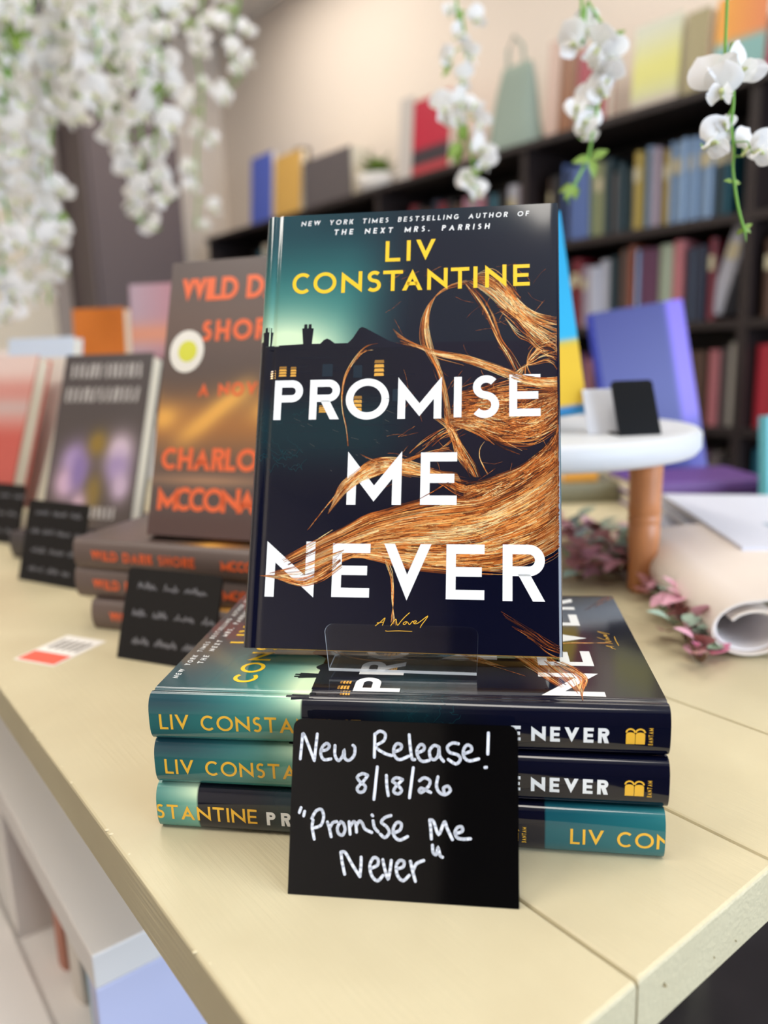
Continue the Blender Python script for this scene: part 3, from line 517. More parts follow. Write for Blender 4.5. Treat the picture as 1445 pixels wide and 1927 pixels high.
def rot_text(s, length, H, w):
    """letters running up the spine's width"""
    return [[(H-q[1], q[0]/1.75) for q in p] for p in text(s, 0, length*1.75, H, w)]
def spine_words(d, h):
    return [(text(s, 0, b-a, 7.3, 1.6), a+d, h) for s, a, b in (('PROMISE', 109.4, 160.6), ('ME', 165.6, 177.6), ('NEVER', 182.3, 216.6))]
def make_book(shifted=False):
    root = thing('hardcover_book', '', 'book')
    ca = MB()
    ca.box((.0135, .0003, 0), (W-.0008, .0026, LB-.0013)); ca.box((.0135, TS-.0026, 0), (W-.0008, TS-.0003, LB-.0013))
    ca.box((.0026, .0042, .0004), (.0040, TS-.0042, LB-.0004))
    for y0, y1 in ((.0016, .0030), (TS-.0030, TS-.0016)): ca.box((.0058, y0, .0004), (.0137, y1, LB-.0004))
    ca.build('hard_cover', ochre, root, bevel=.0003, bseg=1)
    pg = MB(); prof = [(.0075, .0034)]+[(W-.0045-.0025*math.sin(math.pi*k/8), .0034+(TS-.0068)*k/8) for k in range(9)]+[(.0075, TS-.0034)]
    pg.extrude(prof, lambda p, e: (p[0], p[1], .0035 if e == 0 else LB-.0035), smooth=False); pg.build('page_block', paper, root)
    jb = jacket_mesh(54.0 if shifted else 0.0, True)
    if not shifted:
        hb = hair_mesh(); k = len(jb.v); jb.v += hb.v; jb.c += hb.c; jb.f += [[k+i for i in f] for f in hb.f]; jb.m += hb.m; jb.sm += hb.sm
    J = jb.build('dust_jacket', ink, root)
    wt = 2.9; P = []
    if not shifted:
        for i, (ch, a, c, ta, tc) in enumerate(TITLE):
            if ch == 'M' : tc = tc
            w_ = 4.1 if i < 7 else 4.9
            P += fit_glyph(ch, a, c, ta, tc, w_)
        lettering('title_lettering', P, ink_white, J)
        lettering('author_lettering', [q for (ch, a, c, ta, tc) in AUTHOR for q in fit_glyph(ch, a, c, ta, tc, 2.05)], ink_yellow, J)
        Q = []
        for (s_, L_, w_) in (('NEW YORK TIMES BESTSELLING AUTHOR OF', BLURB[0], .5), ('THE NEXT MRS. PARRISH', BLURB[1], .62)):
            for q in text(s_, L_[0], L_[2], L_[4]*.88, w_, .14, .9): Q.append([(x, L_[1]+(L_[3]-L_[1])*(x-L_[0])/(L_[2]-L_[0])-y) for x, y in q])
        lettering('quote_lettering', Q, ink_white, J)
        lettering('subtitle_lettering', [q for s_ in NOVEL for q in ribbon(smooth_path([tuple(z) for z in s_], 5), .34)], ink_ochre, J)
    H = 6.9; hb_ = 6.3
    if not shifted:
        spine_text('spine_author_lettering', [(text('LIV CONSTANTINE', 0, 98.2, H+1.0, 1.2), 6.2, hb_+.6)], ink_ochre, J)
        spine_text('spine_title_lettering', spine_words(0, hb_+.7), ink_white, J)
        spine_text('publisher_mark', [(logo(0, 0, 7.6), 223.9, hb_+.7), (rot_text('BANTAM', 8.2, 2.0, .34), 233.6, hb_+.4)], ink_ochre, J)
    else:
        spine_text('spine_author_lettering', [(text('LIV CONSTANTINE', 0, 98.2, H+1.0, 1.2), -45.6, hb_+.3)], ink_ochre, J)
        spine_text('repeated_author_lettering', [(text('LIV CONSTANTINE', 0, 98.6, H+1.0, 1.2), 201.4, hb_+.3)], ink_ochre, J)
        spine_text('spine_title_lettering', spine_words(-52.0, hb_), ink_white, J)
        spine_text('publisher_mark', [(logo(0, 0, 7.2), 169.9, hb_), (rot_text('BANTAM', 8.2, 2.0, .34), 179.6, hb_-.6)], ink_ochre, J)
    return root
def copy_tree(o, parent=None):
    c = o.copy(); COL.objects.link(c)
    if parent: c.parent = parent
    for ch in list(o.children): copy_tree(ch, c)
    return c
def lying(x, y, yaw, zb, T_=T):
    e = Vector((math.cos(yaw), math.sin(yaw), 0)); n = Vector((-math.sin(yaw), math.cos(yaw), 0)); k = Vector((0, 0, 1))
    o = Vector((x, y, zb)) + e*(LB-.0008) + k*TS - n*.0020
    return frame(o, n, -k, -e)
def leaning(x, y, zb, yaw, lean, roll=0.0):
    e = Vector((math.cos(yaw), math.sin(yaw), 0)); n = Vector((-math.sin(yaw), math.cos(yaw), 0)); u = Vector((0, 0, math.cos(lean)))+n*math.sin(lean)
    e2 = e*math.cos(roll)+u*math.sin(roll); u2 = u*math.cos(roll)-e*math.sin(roll)
    return frame((x, y, zb), e2, u2.cross(e2), u2)
GS = 'copies of the teal thriller in the flat stack'
book = make_book()
book.matrix_world = leaning(-.0770, .3810, .0827, -.1407, .381, -.0071)
tag(book, 'teal and black hardcover with blowing copper hair, standing face out on the book stack', 'book')
b1 = copy_tree(book); b1.matrix_world = lying(-.1162, .3503, -.1293, 2*T)
tag(b1, 'teal and black hardcover lying flat on top of the stack, under the acrylic stand', 'book', GS)
b2 = copy_tree(book); b2.matrix_world = lying(-.1160, .3518, -.1449, T)
tag(b2, 'teal and black hardcover lying in the middle of the stack of three', 'book', GS)
b3 = make_book(True); b3.matrix_world = lying(-.1172, .3520, -.1540, 0.0)
tag(b3, 'hardcover at the bottom of the stack, its jacket print shifted along the spine', 'book', GS)

# clear acrylic book stand
def acrylic(name, tintv, edge=False):
    m = bpy.data.materials.new(name); m.use_nodes = True; n = m.node_tree.nodes; l = m.node_tree.links
    n.remove(n['Principled BSDF']); out = n['Material Output']
    tr = n.new('ShaderNodeBsdfTransparent'); tr.inputs[0].default_value = (tintv, tintv, tintv, 1)
    gl = n.new('ShaderNodeBsdfGlossy'); gl.inputs['Roughness'].default_value = .03 if not edge else .25
    lf = n.new('ShaderNodeLayerWeight'); pw = n.new('ShaderNodeMath'); pw.operation = 'POWER'; pw.inputs[1].default_value = 5; l.new(lf.outputs['Facing'], pw.inputs[0])
    lw = n.new('ShaderNodeMath'); lw.operation = 'MULTIPLY_ADD'; lw.inputs[1].default_value = .6; lw.inputs[2].default_value = .03; l.new(pw.outputs[0], lw.inputs[0]); lf.inputs['Blend'].default_value = .5; mx = n.new('ShaderNodeMixShader')
    if edge:
        df = n.new('ShaderNodeBsdfDiffuse'); df.inputs[0].default_value = (.75, .78, .8, 1); ms = n.new('ShaderNodeMixShader'); ms.inputs[0].default_value = .45
        l.new(tr.outputs[0], ms.inputs[1]); l.new(df.outputs[0], ms.inputs[2]); l.new(ms.outputs[0], mx.inputs[1])
    else: l.new(tr.outputs[0], mx.inputs[1])
    l.new(lw.outputs[0], mx.inputs[0]); l.new(gl.outputs[0], mx.inputs[2]); l.new(mx.outputs[0], out.inputs[0]); return m
acr = acrylic('clear_acrylic', .985); acr_e = acrylic('acrylic_edge', .9, True)
st = thing('book_stand', 'clear acrylic easel holding up the teal and black hardcover', 'stand', book.matrix_world)
def sheet(bld, quad_fn, nx, r, th, c=(1, 1, 1, 1)): pass
def plate(name, x0, x1, z0, z1, y, th, r_top, par, xs0=0.0, xs1=0.0):
    """upright acrylic plate with rounded top corners in the stand's frame"""
    out = [(x0+xs0, z0), (x1+xs1, z0)]
    out += [(x1-r_top+r_top*math.cos(a*math.pi/12), z1-r_top+r_top*math.sin(a*math.pi/12)) for a in range(7)]
    out += [(x0+r_top-r_top*math.sin(a*math.pi/12), z1-r_top+r_top*math.cos(a*math.pi/12)) for a in range(7)]
    b = MB(); n = len(out); P = [(x, y, z) for x, z in out]+[(x, y+th, z) for x, z in out]
    b.add(P, [tuple(range(n)), tuple(range(n, 2*n))[::-1]], 0); b.add(P, [(i, n+i, n+(i+1) % n, (i+1) % n) for i in range(n)], 1)
    return b.build(name, [acr, acr_e], par)
plate('front_lip', .0455, .1226, -.0098, .0136, -.0040, .0016, .0042, st, .003, -.0005)
lg = MB()                                                      # ledge bent back under the book
path = [(-.0040, -.0098), (.0030, -.0064), (.0100, -.0030), (.0245, -.0018), (.0262, .0010)]
for (ya, za), (yb, zb_) in zip(path, path[1:]):
    q = [(.0486, ya, za), (.1221, ya, za), (.1221, yb, zb_), (.0486, yb, zb_)]; P = q+[(x, y+.0002, z+.0014) for x, y, z in q]
    lg.add(P, [(0, 1, 2, 3), (7, 6, 5, 4)], 0); lg.add(P, [(0, 3, 7, 4), (1, 5, 6, 2)]+([(0, 4, 5, 1)] if ya < 0 else []), 1)
lg.build('ledge', [acr, acr_e], st)
plate('back_plate', .050, .121, .0010, .120, .0262, .0016, .008, st)
pr = MB(); q = [(.074, .0280, .108), (.097, .0280, .108), (.097, .093, .030), (.074, .093, .030)]
P = q+[(x, y+.0013, z+.001) for x, y, z in q]; pr.add(P, [(0, 1, 2, 3), (7, 6, 5, 4)], 0); pr.add(P, [(0, 4, 5, 1), (1, 5, 6, 2), (2, 6, 7, 3), (3, 7, 4, 0)], 1)
pr.build('rear_prop', [acr, acr_e], st)

# black chalk sign in front of the stack
blk = mat('gloss_black_acrylic', (5, 5, 6), .07, spec=.5, bump=0)
chalk = mat('white_chalk_ink', (232, 236, 246), .6)
def sign(name, label, mw, w, h, group=None, strokes=None, sw=1.25, m=None):
    s = thing(name, label, 'sign', mw, group); b = MB(); r = .004; th = .002
    out = [(0, 0), (w, 0)]+[(w-r+r*math.cos(a*math.pi/12), h-r+r*math.sin(a*math.pi/12)) for a in range(7)]+[(r-r*math.sin(a*math.pi/12), h-r+r*math.cos(a*math.pi/12)) for a in range(7)]
    n = len(out); b.extrude(out, lambda p, e: (p[0], th*e, p[1]), smooth=False); b.build('panel', m or blk, s, bevel=.0004, bseg=2)
    f = MB(); th_ = math.atan2(mw[2][1], mw[1][1])             # foot bent back to lie on the table
    ln = mw.to_3x3().inverted() @ Vector((mw[0][1], mw[1][1], 0)).normalized()
    q = [Vector((.0, .001, .0004)), Vector((w, .001, .0004))]; P = q+[q[1]+ln*.04, q[0]+ln*.04]; up_ = mw.to_3x3().inverted() @ Vector((0, 0, .0018))
    P = P+[p+up_ for p in P]; f.add(P, [(0, 1, 2, 3), (7, 6, 5, 4), (0, 4, 5, 1), (1, 5, 6, 2), (2, 6, 7, 3), (3, 7, 4, 0)]); f.build('foot', m or blk, s)
    if strokes:
        c = MB()
        for i, st_ in enumerate(strokes):
            for q in brush([tuple(z) for z in st_], sw, 6): c.poly([(x*.001, -.00008-.00001*(i % 4), z*.001) for x, z in q])
        c.build('handwriting', chalk if m is None else mat('faint_chalk', (128, 128, 136), .7), s)
    return s
sign('chalk_sign', 'glossy black handwritten sign with a release date, in front of the teal book stack', leaning(-.0471, .2997, .0002, -.1403, .360), .0996, .0744, strokes=CHALK)

# ------------------------------------------------------------------ generic books
def cbook(name, label, cat, mw, w, h, th, cover, group=None, roughness=.35, front=None, spine_r=True, decor=None, pagec=None):
    """closed book, local x: spine to fore edge, y: front to back, z: up"""
    root = thing(name, label, cat, mw, group)
    m = mat('cover_%d_%d_%d' % cover, cover, roughness)
    b = MB(); c = .0022
    prof = [(w, 0), (w, c), (.006, c), (.0045, th/2), (.006, th-c), (w, th-c), (w, th)]
    sp = [(.004-.004*math.sin(math.pi*k/8)**.6*1.0 if spine_r else 0, th-th*k/8) for k in range(9)]
    b.extrude(prof+sp, lambda p, e: (p[0], p[1], 0 if e == 0 else h), smooth=False); b.build('cover', m, root)
    pg = MB(); pg.box((.006, c, .003), (w-.003, th-c, h-.003)); pg.build('page_block', paper, root)
    if decor: decor(root, w, h, th)
    return root
def flat_quads(name, quads, m, par, y=-.0003, attr=True):
    b = MB()
    for q, col in quads: b.poly([(x, y-i*1e-6, z) for i, (x, z) in enumerate([(a, c) for a, c in q])] if False else [(x, y, z) for x, z in q], 0, L3(col))
    return b.build(name, m, par)
print_m = mat('printed_cover', rough=.35, attr=True)
print_dull = mat('printed_cover_matte', rough=.5, attr=True)

# brown novels: three flat, one standing
BR = (104, 88, 82); orange = mat('orange_foil', (242, 108, 58), .35)
def grid_art(name, fn, w, h, nx, nz, par, m=None, y=-.0002):
    b = MB(); V = []; C = []
    for j in range(nz+1):
        for i in range(nx+1):
            V.append((.004+(w-.004)*i/nx, y, h*j/nz)); C.append(L3(fn(i/nx, 1-j/nz)))
    b.add(V, [(j*(nx+1)+i, j*(nx+1)+i+1, (j+1)*(nx+1)+i+1, (j+1)*(nx+1)+i) for j in range(nz) for i in range(nx)], 0, C, True)
    return b.build(name, m or print_m, par)
def brown_art(u, v):
    c = mixc((90, 76, 72), (104, 84, 76), math.sin(v*7)**2)
    g2 = math.exp(-((v-.60)/.11)**2)*.85; c = mixc(c, (176, 112, 54), g2)
    g = math.exp(-((v-.56-.05*math.sin(u*9))/.065)**2)*(.7+.3*math.sin(u*21+v*34)); c = mixc(c, (244, 180, 84), g)
    g3 = math.exp(-((v-.80)/.02)**2)*math.exp(-((u-.35)/.4)**2)*.7; c = mixc(c, (200, 150, 110), g3)
    c = mixc(c, (86, 62, 58), sst(.88, .95, v)); return c
def line_text(s, x0, x1, zb, H, w, y=-.0006): return [[(p[0], zb+p[1]) for p in q] for q in text(s, x0, x1, H, w)]
def brown_front(root, w, h, th):
    grid_art('cover_art', brown_art, w, h, 40, 60, root)
    b = MB(); Q = []
    Q += line_text('WILD DARK', .016, .142, h*.850, .020, .0042); Q += line_text('SHORE', .040, .118, h*.70, .018, .004)
    for q in Q+line_text('A NOVEL', .042, .116, h*.50, .0115, .0024): b.poly([(x, -.0005, z) for x, z in q])
    b.build('title_lettering', orange, root); b = MB(); Q = []
    Q += line_text('CHARLOTTE', .012, .146, h*.235, .019, .0042)
    Q += line_text('MCCONAGHY', .012, .148, h*.090, .020, .0042); Q += line_text('A NOVEL OF THE SEA', .030, .128, h*.945, .0035, .0008) if False else []
    for q in Q: b.poly([(x, -.0005, z) for x, z in q])
    b.build('author_lettering', orange, root)
    s = MB(); cx, cz, r = .027, h*.665, .0185
    s.poly([(cx+r*.92*math.cos(k*math.pi/16), -.0006, cz+r*math.sin(k*math.pi/16)) for k in range(32)], 0, L3((240, 236, 226)))
    s.poly([(cx+.001+r*.5*math.cos(k*math.pi/16), -.0008, cz+r*.5*math.sin(k*math.pi/16)) for k in range(32)], 0, L3((222, 222, 70)))
    s.build('round_sticker', print_m, root)
def brown_spine(root, w, h, th):
    b = MB(); nx = 12
    grid_art('cover_art', brown_art, w, h, 24, 30, root)
    for nm, s_, a, c in (('spine_title', 'WILD DARK SHORE', .02, .125), ('spine_author', 'MCCONAGHY', .150, .215)):
        b = MB()
        for q in text(s_, a, c, .0085, .0018):
            for z in bands(q, 1, .002): b.poly([(-.0006, th*.66-y, h-x) for x, y in z])
        b.build(nm, orange, root)
GB = 'brown novels lying in the second stack'
def lying_at(P, yaw, h, th, zb):
    e = Vector((math.cos(yaw), math.sin(yaw), 0)); n = Vector((-math.sin(yaw), math.cos(yaw), 0)); k = Vector((0, 0, 1))
    return frame(Vector((P[0], P[1], zb))+e*h+k*th, n, -k, -e)
TB = .0265
for i, (lb, dx, dy, yw) in enumerate([('brown novel with orange spine letters at the bottom of the stack behind the black sign', 0, 0, -.36), ('brown novel with orange spine letters in the middle of its stack, behind the black sign', -.016, .012, -.35), ('brown novel on top of its flat stack, under the standing brown novel', -.014, .010, -.37)]):
    cbook('hardcover_book', lb, 'book', lying_at((-.258+dx, .650+dy), yw, .235, TB, i*TB), .155, .235, TB, BR, GB, .45, decor=brown_spine)
mwb = leaning(-.206, .648, .0845, -.36, .30)
cbook('hardcover_book', 'brown novel with orange title and round white sticker, standing behind the teal thriller', 'book', mwb, .160, .238, .026, BR, None, .4, decor=brown_front)
def scribble(w, h, lines, seed, lo=.8):
    r = random.Random(seed); out = []
    for k in range(lines):
        z = h*(1-(k+.75)/(lines+.35)); x = w*r.uniform(.08, .16)
        while x < w*.86:
            l = r.uniform(.12, .26)*w; n = int(l/2.3); P = [(x, z)]
            for j in range(n): P.append((x+2.3*(j+.5), z+r.uniform(1.5, 5.5))); P.append((x+2.3*(j+1), z+r.uniform(-.6, .8)))
            out.append(P); x += l+w*.06
    return out
GK = 'small black handwritten signs along the table'
greyblk = mat('black_sign_board', (9, 9, 11), .22, spec=.3)
sign('chalk_sign', 'black handwritten sign leaning against the flat stack of brown novels', leaning(-.215, .582, .0002, -.42, .34), .090, .072, GK, scribble(90, 72, 3, 5), .8, greyblk)
sign('chalk_sign', 'black handwritten sign standing in front of the iris-flower book', leaning(-.400, .818, .0002, -.52, .30), .095, .088, GK, scribble(95, 88, 4, 6), .7, greyblk)
sign('chalk_sign', 'black handwritten sign at the left end of the table under the coral book', leaning(-.565, 1.035, .0002, -.55, .30), .105, .078, GK, scribble(105, 78, 3, 7), .7, greyblk)

# further books down the table
def iris_art(u, v):
    c = mixc((70, 62, 62), (84, 72, 68), v)
    for cx, cy, sx, sy, col in [(.28, .62, .15, .10, (170, 146, 190)), (.22, .75, .13, .09, (206, 172, 196)), (.36, .68, .10, .12, (134, 112, 166)), (.78, .56, .15, .10, (212, 190, 204)), (.78, .66, .14, .09, (160, 138, 180)), (.84, .76, .10, .08, (196, 172, 196)), (.52, .52, .10, .07, (140, 112, 44)), (.55, .80, .09, .10, (132, 108, 52)), (.40, .86, .08, .06, (196, 164, 180))]:
        c = mixc(c, col, 1.25*math.exp(-((u-cx)/sx)**2-((v-cy)/sy)**2))
    return c
def iris_front(root, w, h, th):
    grid_art('cover_art', iris_art, w, h, 36, 48, root)
    b = MB()
    r_ = random.Random(8)                                     # the blurred, unreadable title: upright strokes only
    for a, c, z, H in ((.018, .060, .86, .018), (.070, .125, .86, .018), (.014, .058, .72, .018), (.066, .126, .72, .018), (.045, .108, .06, .014)):
        x = a
        while x < c:
            k = r_.uniform(-.15, .25); b.poly([(x, -.0005, h*z), (x+.0034, -.0005, h*z), (x+.0034+k*.012, -.0005, h*z+H), (x+k*.012, -.0005, h*z+H)]); x += r_.uniform(.0062, .0095)
    b.build('title_lettering', mat('grey_white_ink', (196, 190, 186), .5), root)
def stackrest(name, label, P, yaw, w, h, th, n, col, zb=0.0, grp=None):
    for i in range(n): cbook(name, label[i] if isinstance(label, list) else label, 'book', lying_at(P, yaw+.03*(i % 2), h, th, zb+i*th), w, h, th, col, grp, .5)
stackrest('hardcover_book', 'dark hardcover lying flat under the iris-flower book', (-.452, .915), -.5, .15, .22, .032, 1, (66, 60, 62))
cbook('hardcover_book', 'dark book with lilac irises and pale grey title, left of the standing brown novel', 'book', leaning(-.425, .935, .034, -.36, .36), .135, .218, .024, (66, 60, 62), None, .4, decor=iris_front)
def coral_front(root, w, h, th):
    def f(u, v):
        c = mixc((222, 196, 188), (206, 140, 130), sst(.08, .22, v)); c = mixc(c, (196, 92, 82), sst(.38, .5, v)); c = mixc(c, (228, 108, 92), sst(.75, .95, v))
        return mixc(c, (198, 172, 168), math.exp(-((v-.32)/.05)**2))
    grid_art('cover_art', f, w, h, 10, 30, root)
cbook('hardcover_book', 'coral red book leaning at the left edge, above the farthest black sign', 'book', leaning(-.640, 1.08, .022, -.45, .38), .150, .235, .024, (198, 96, 84), None, .4, decor=coral_front)
def cream_front(root, w, h, th):
    def f(u, v):
        c = mixc((226, 214, 196), (214, 208, 200), u); c = mixc(c, (214, 128, 100), math.exp(-((u-.55)/.12)**2-((v-.25)/.08)**2)); return mixc(c, (190, 192, 188), math.exp(-((u-.75)/.15)**2-((v-.5)/.2)**2)*.7)
    grid_art('cover_art', f, w, h, 20, 30, root)
cbook('paperback_book', 'cream book with an orange patch, between the coral and iris-flower books', 'book', leaning(-.612, 1.16, .030, -.62, .40), .150, .225, .018, (222, 212, 198), None, .5, decor=cream_front)
cbook('paperback_book', 'pale blue and white book peeking out above the cream book', 'book', leaning(-.640, 1.30, .040, -.35, .2), .14, .235, .02, (196, 208, 226), None, .5)
P = at(128, 640, 1.62)
bx = cbook('hardcover_book', 'plain orange book standing tall behind the cream and iris-flower books', 'book', leaning(P.x, 1.62, 0.09, -.20, .08), .118, .245, .03, (214, 118, 34), None, .45)
def mauve_front(root, w, h, th):
    def f(u, v):
        c = mixc((170, 148, 160), (176, 124, 134), u); c = mixc(c, (206, 138, 112), math.exp(-((v-.38)/.08)**2)); return mixc(c, (132, 88, 92), sst(.5, .62, v))
    grid_art('cover_art', f, w, h, 10, 30, root)
P = at(238, 640, 1.45)
cbook('paperback_book', 'mauve book with a salmon band, between the orange book and brown novel', 'book', leaning(P.x, 1.45, .13, -.15, .10), .098, .235, .02, (150, 112, 122), None, .45, decor=mauve_front)
rs = thing('display_riser', 'white box riser under the mauve and orange books on the table', 'riser', rotz((-.60, 1.60, 0), PHI-math.pi/2))
b = MB(); b.box((-.14, -.16, 0), (.27, .14, .088)); b.build('box', white, rs, bevel=.002)
b = MB(); b.box((.13, -.155, .089), (.265, .02, .128)); b.build('top_block', white, rs, bevel=.002)
P = at(-20, 720, 1.75)
cbook('hardcover_book', 'whitish book standing behind the coral book at the left edge', 'book', leaning(P.x-.02, 1.70, 0.0, -.2, .10), .15, .26, .03, (228, 214, 210), None, .5)

# price sticker on the table
lb = thing('price_label', 'white and red paper label lying on the table by the brown stack', 'label', frame(at(25, 1240, z=.0004), at(125, 1258, z=.0004).__sub__(at(25, 1240, z=.0004)).normalized(), Vector((0, 0, 1)).cross((at(125, 1258, z=0)-at(25, 1240, z=0)).normalized()), (0, 0, 1)))
b = MB(); b.box((0, 0, -.0003), (.043, .056, 0)); b.build('paper', mat('label_paper', (236, 232, 226), .6), lb)
b = MB(); b.box((.002, .002, .00005), (.041, .020, .00015)); b.build('red_stripe', mat('label_red', (226, 96, 74), .5), lb)
b = MB()
for k in range(5): b.box((.006+.007*k, .028, .00005), (.010+.007*k, .047, .00015))
b.build('print', mat('label_grey', (140, 134, 128), .5), lb)

# ------------------------------------------------------------------ white round riser with turned wooden legs
RC = Vector((.150, .800, 0)); rt = thing('round_riser', 'white round stand on turned wooden legs behind the teal thriller', 'stand', Matrix.Translation(RC))
b = MB(); b.lathe([(.02, .1245), (.150, .1245), (.163, .1275), (.167, .133), (.167, .146), (.164, .1495), (.155, .1505), (.02, .1505)], 72); b.build('round_top', mat('whitewash', (200, 202, 206), .5, bump=.05, bscale=80, stretch=(1, 12, 1)), rt)
wood = mat('honey_wood', (186, 122, 78), .4, var=.12, bscale=30, stretch=(6, 6, 1))
LP_ = at(1207, 1112, z=0)
for k in range(3):
    d = LP_-RC; a = math.atan2(d.y, d.x)+k*2*math.pi/3; c = RC.copy()*0+Vector((math.cos(a), math.sin(a), 0))*d.length
    b = MB(); b.lathe([(.010, 0), (.0135, .004), (.0125, .03), (.0145, .052), (.0145, .066), (.0135, .0675), (.0150, .069), (.0150, .073), (.0135, .0745), (.0150, .076), (.0145, .09), (.0152, .124)], 28, org=(c.x, c.y, 0)); b.build('leg', wood, rt)
def bluebook(root, w, h, th):
    def f(u, v):
        c = mixc((40, 160, 214), (60, 186, 232), v); c = mixc(c, (226, 188, 60), sst(.62, .66, v)); return mixc(c, (50, 130, 190), sst(.95, .97, v))
    grid_art('cover_art', f, w, h, 8, 40, root)
PB = at(1108, 822, y=.735)
cbook('hardcover_book', 'sky blue and yellow book standing on the round riser behind the teal thriller', 'book', leaning(PB.x-.150, .748, .1515, -.12, .20, .13), .150, .190, .022, (44, 164, 216), None, .3, decor=bluebook)
sg = at(1160, 812, y=.70)
sign('chalk_sign', 'small blank black sign leaning on the round white riser', leaning(sg.x, .690, .1510, .16, .42, .0), .040, .052, None, None, 1, mat('matte_black_board', (7, 7, 9), .3, spec=.25))
cd = thing('place_card', 'white card behind the small black sign on the round riser', 'card', leaning(sg.x-.022, .712, .1510, .05, .5))
b = MB(); b.box((0, 0, 0), (.034, .0015, .045)); b.build('card', mat('white_card', (204, 206, 214), .6), cd)

# big blue box book further back
PX = at(1160, 915, y=1.26)
def cobalt(root, w, h, th):
    def f(u, v):
        c = mixc((30, 34, 118), (36, 42, 138), v)
        return mixc(c, (116, 96, 216), sst(.78, .83, u)*sst(.75, .6, v)+sst(.78, .83, u)*.35)
    grid_art('cover_art', f, w, h, 24, 20, root)
cbook('hardcover_book', 'large cobalt blue book with a violet edge, propped behind the round riser', 'book', leaning(PX.x, 1.26, .002, .05, .16, .13), .155, .285, .03, (50, 70, 200), None, .3, decor=cobalt)
PX = at(1432, 960, y=1.0)
cbook('paperback_book', 'light teal book standing at the right edge behind the white papers', 'book', leaning(PX.x+.006, 1.0, .0, .1, .12), .14, .135, .02, (96, 178, 192), None, .4)
PX = at(1215, 985, y=1.12)
stackrest('paperback_book', ['purple paperback lying flat under the cobalt book, lower of two', 'plum paperback lying flat under the cobalt book, upper of two'], (PX.x-.03, 1.06), .05, .13, .19, .02, 2, (96, 62, 130))
PX = at(1062, 925, y=1.15)
stackrest('paperback_book', 'yellow and orange paperback lying flat behind the riser leg', (PX.x, 1.15), .0, .13, .05, .03, 1, (226, 158, 60), .03)
stackrest('paperback_book', 'olive green paperback lying flat under the yellow one', (PX.x-.02, 1.14), .0, .14, .10, .03, 1, (120, 116, 92))

# ------------------------------------------------------------------ papers and rolled magazine
wp_ = mat('white_sheet', (204, 206, 218), .6, bump=.05)
for i in range(5):
    o = thing('paper_stack', 'white catalogue in the loose pile at the right, %s' % ['lowest of five', 'second from the bottom', 'middle one', 'second from the top', 'topmost of five'][i], 'papers', rotz((.405+.006*i, .80-.004*i, .0005+.0092*i), -.08+.05*((i*7) % 3-1)), 'loose white catalogues beside the rolled magazine')
    b = MB(); n = 12; V = []
    for j in range(n+1):
        x = -.105+.24*j/n; z = .0006*i*(1-j/n)*3*(i > 2)
        V += [(x, -.13, z), (x, .13, z), (x, .13, z+.0085), (x, -.13, z+.0085)]
    b.add(V, [(4*j+k, 4*j+(k+1) % 4, 4*j+4+(k+1) % 4, 4*j+4+k) for j in range(n) for k in range(4)]+[(3, 2, 1, 0), (4*n, 4*n+1, 4*n+2, 4*n+3)]); b.build('sheets', wp_, o)
    if i == 4:
        b = MB(); b.box((-.02, -.12, .0087+.004), (.05, -.07, .0095+.004)); b.build('pink_print', mat('pink_print', (214, 110, 140), .6), o)
        b = MB(); b.box((-.05, -.06, .0087+.005), (.11, -.03, .0093+.005)); b.build('grey_print', mat('greyblue_print', (150, 168, 184), .6), o)
mg = thing('rolled_magazine', 'cream magazine curled into a roll beside the pink garland', 'magazine', rotz((.268, .540, .0), -.05))
def mag_profile(r0, r1, turns, ext):
    P = []; n = 60; a1 = math.pi*.5; a0 = a1+2*math.pi*turns
    for k in range(n+1):
        a = a0+(a1-a0)*k/n; r = r0+(r1-r0)*k/n; P.append((r*1.2*math.cos(a), .0225+r*.85*math.sin(a)))
    x, z = P[-1]
    for k in range(1, 14): P.append((x+ext*k/13, z+.006*math.sin(k/13*math.pi)-.012*(k/13)**2))
    return P
for nm, r0, r1, ext, m_, yy in (('outer_cover', .017, .0275, .15, mat('cream_magazine', (224, 212, 202), .45), 0.0), ('inner_pages', .0145, .0248, .145, mat('magazine_pages', (232, 226, 226), .6), .004)):
    b = MB(); P = mag_profile(r0, r1, 1.15, ext); n = len(P); V = []
    th = .0016
    for yv in (yy, .235-yy):
        for sgn in (0, 1):
            for i, (x, z) in enumerate(P):
                a, c = P[max(0, i-1)], P[min(n-1, i+1)]; dx, dz = c[0]-a[0], c[1]-a[1]; l = math.hypot(dx, dz)
                V.append((x+dz/l*th*sgn, yv, z-dx/l*th*sgn))
    F = []
    for i in range(n-1): F += [(i, i+1, 2*n+i+1, 2*n+i), (n+i, 3*n+i, 3*n+i+1, n+i+1), (i, n+i, n+i+1, i+1), (2*n+i, 2*n+i+1, 3*n+i+1, 3*n+i)]
    F += [(0, 2*n, 3*n, n), (n-1, 2*n-1, 4*n-1, 3*n-1)]
    b.add(V, F, 0, smooth=False); b.build(nm, m_, mg)

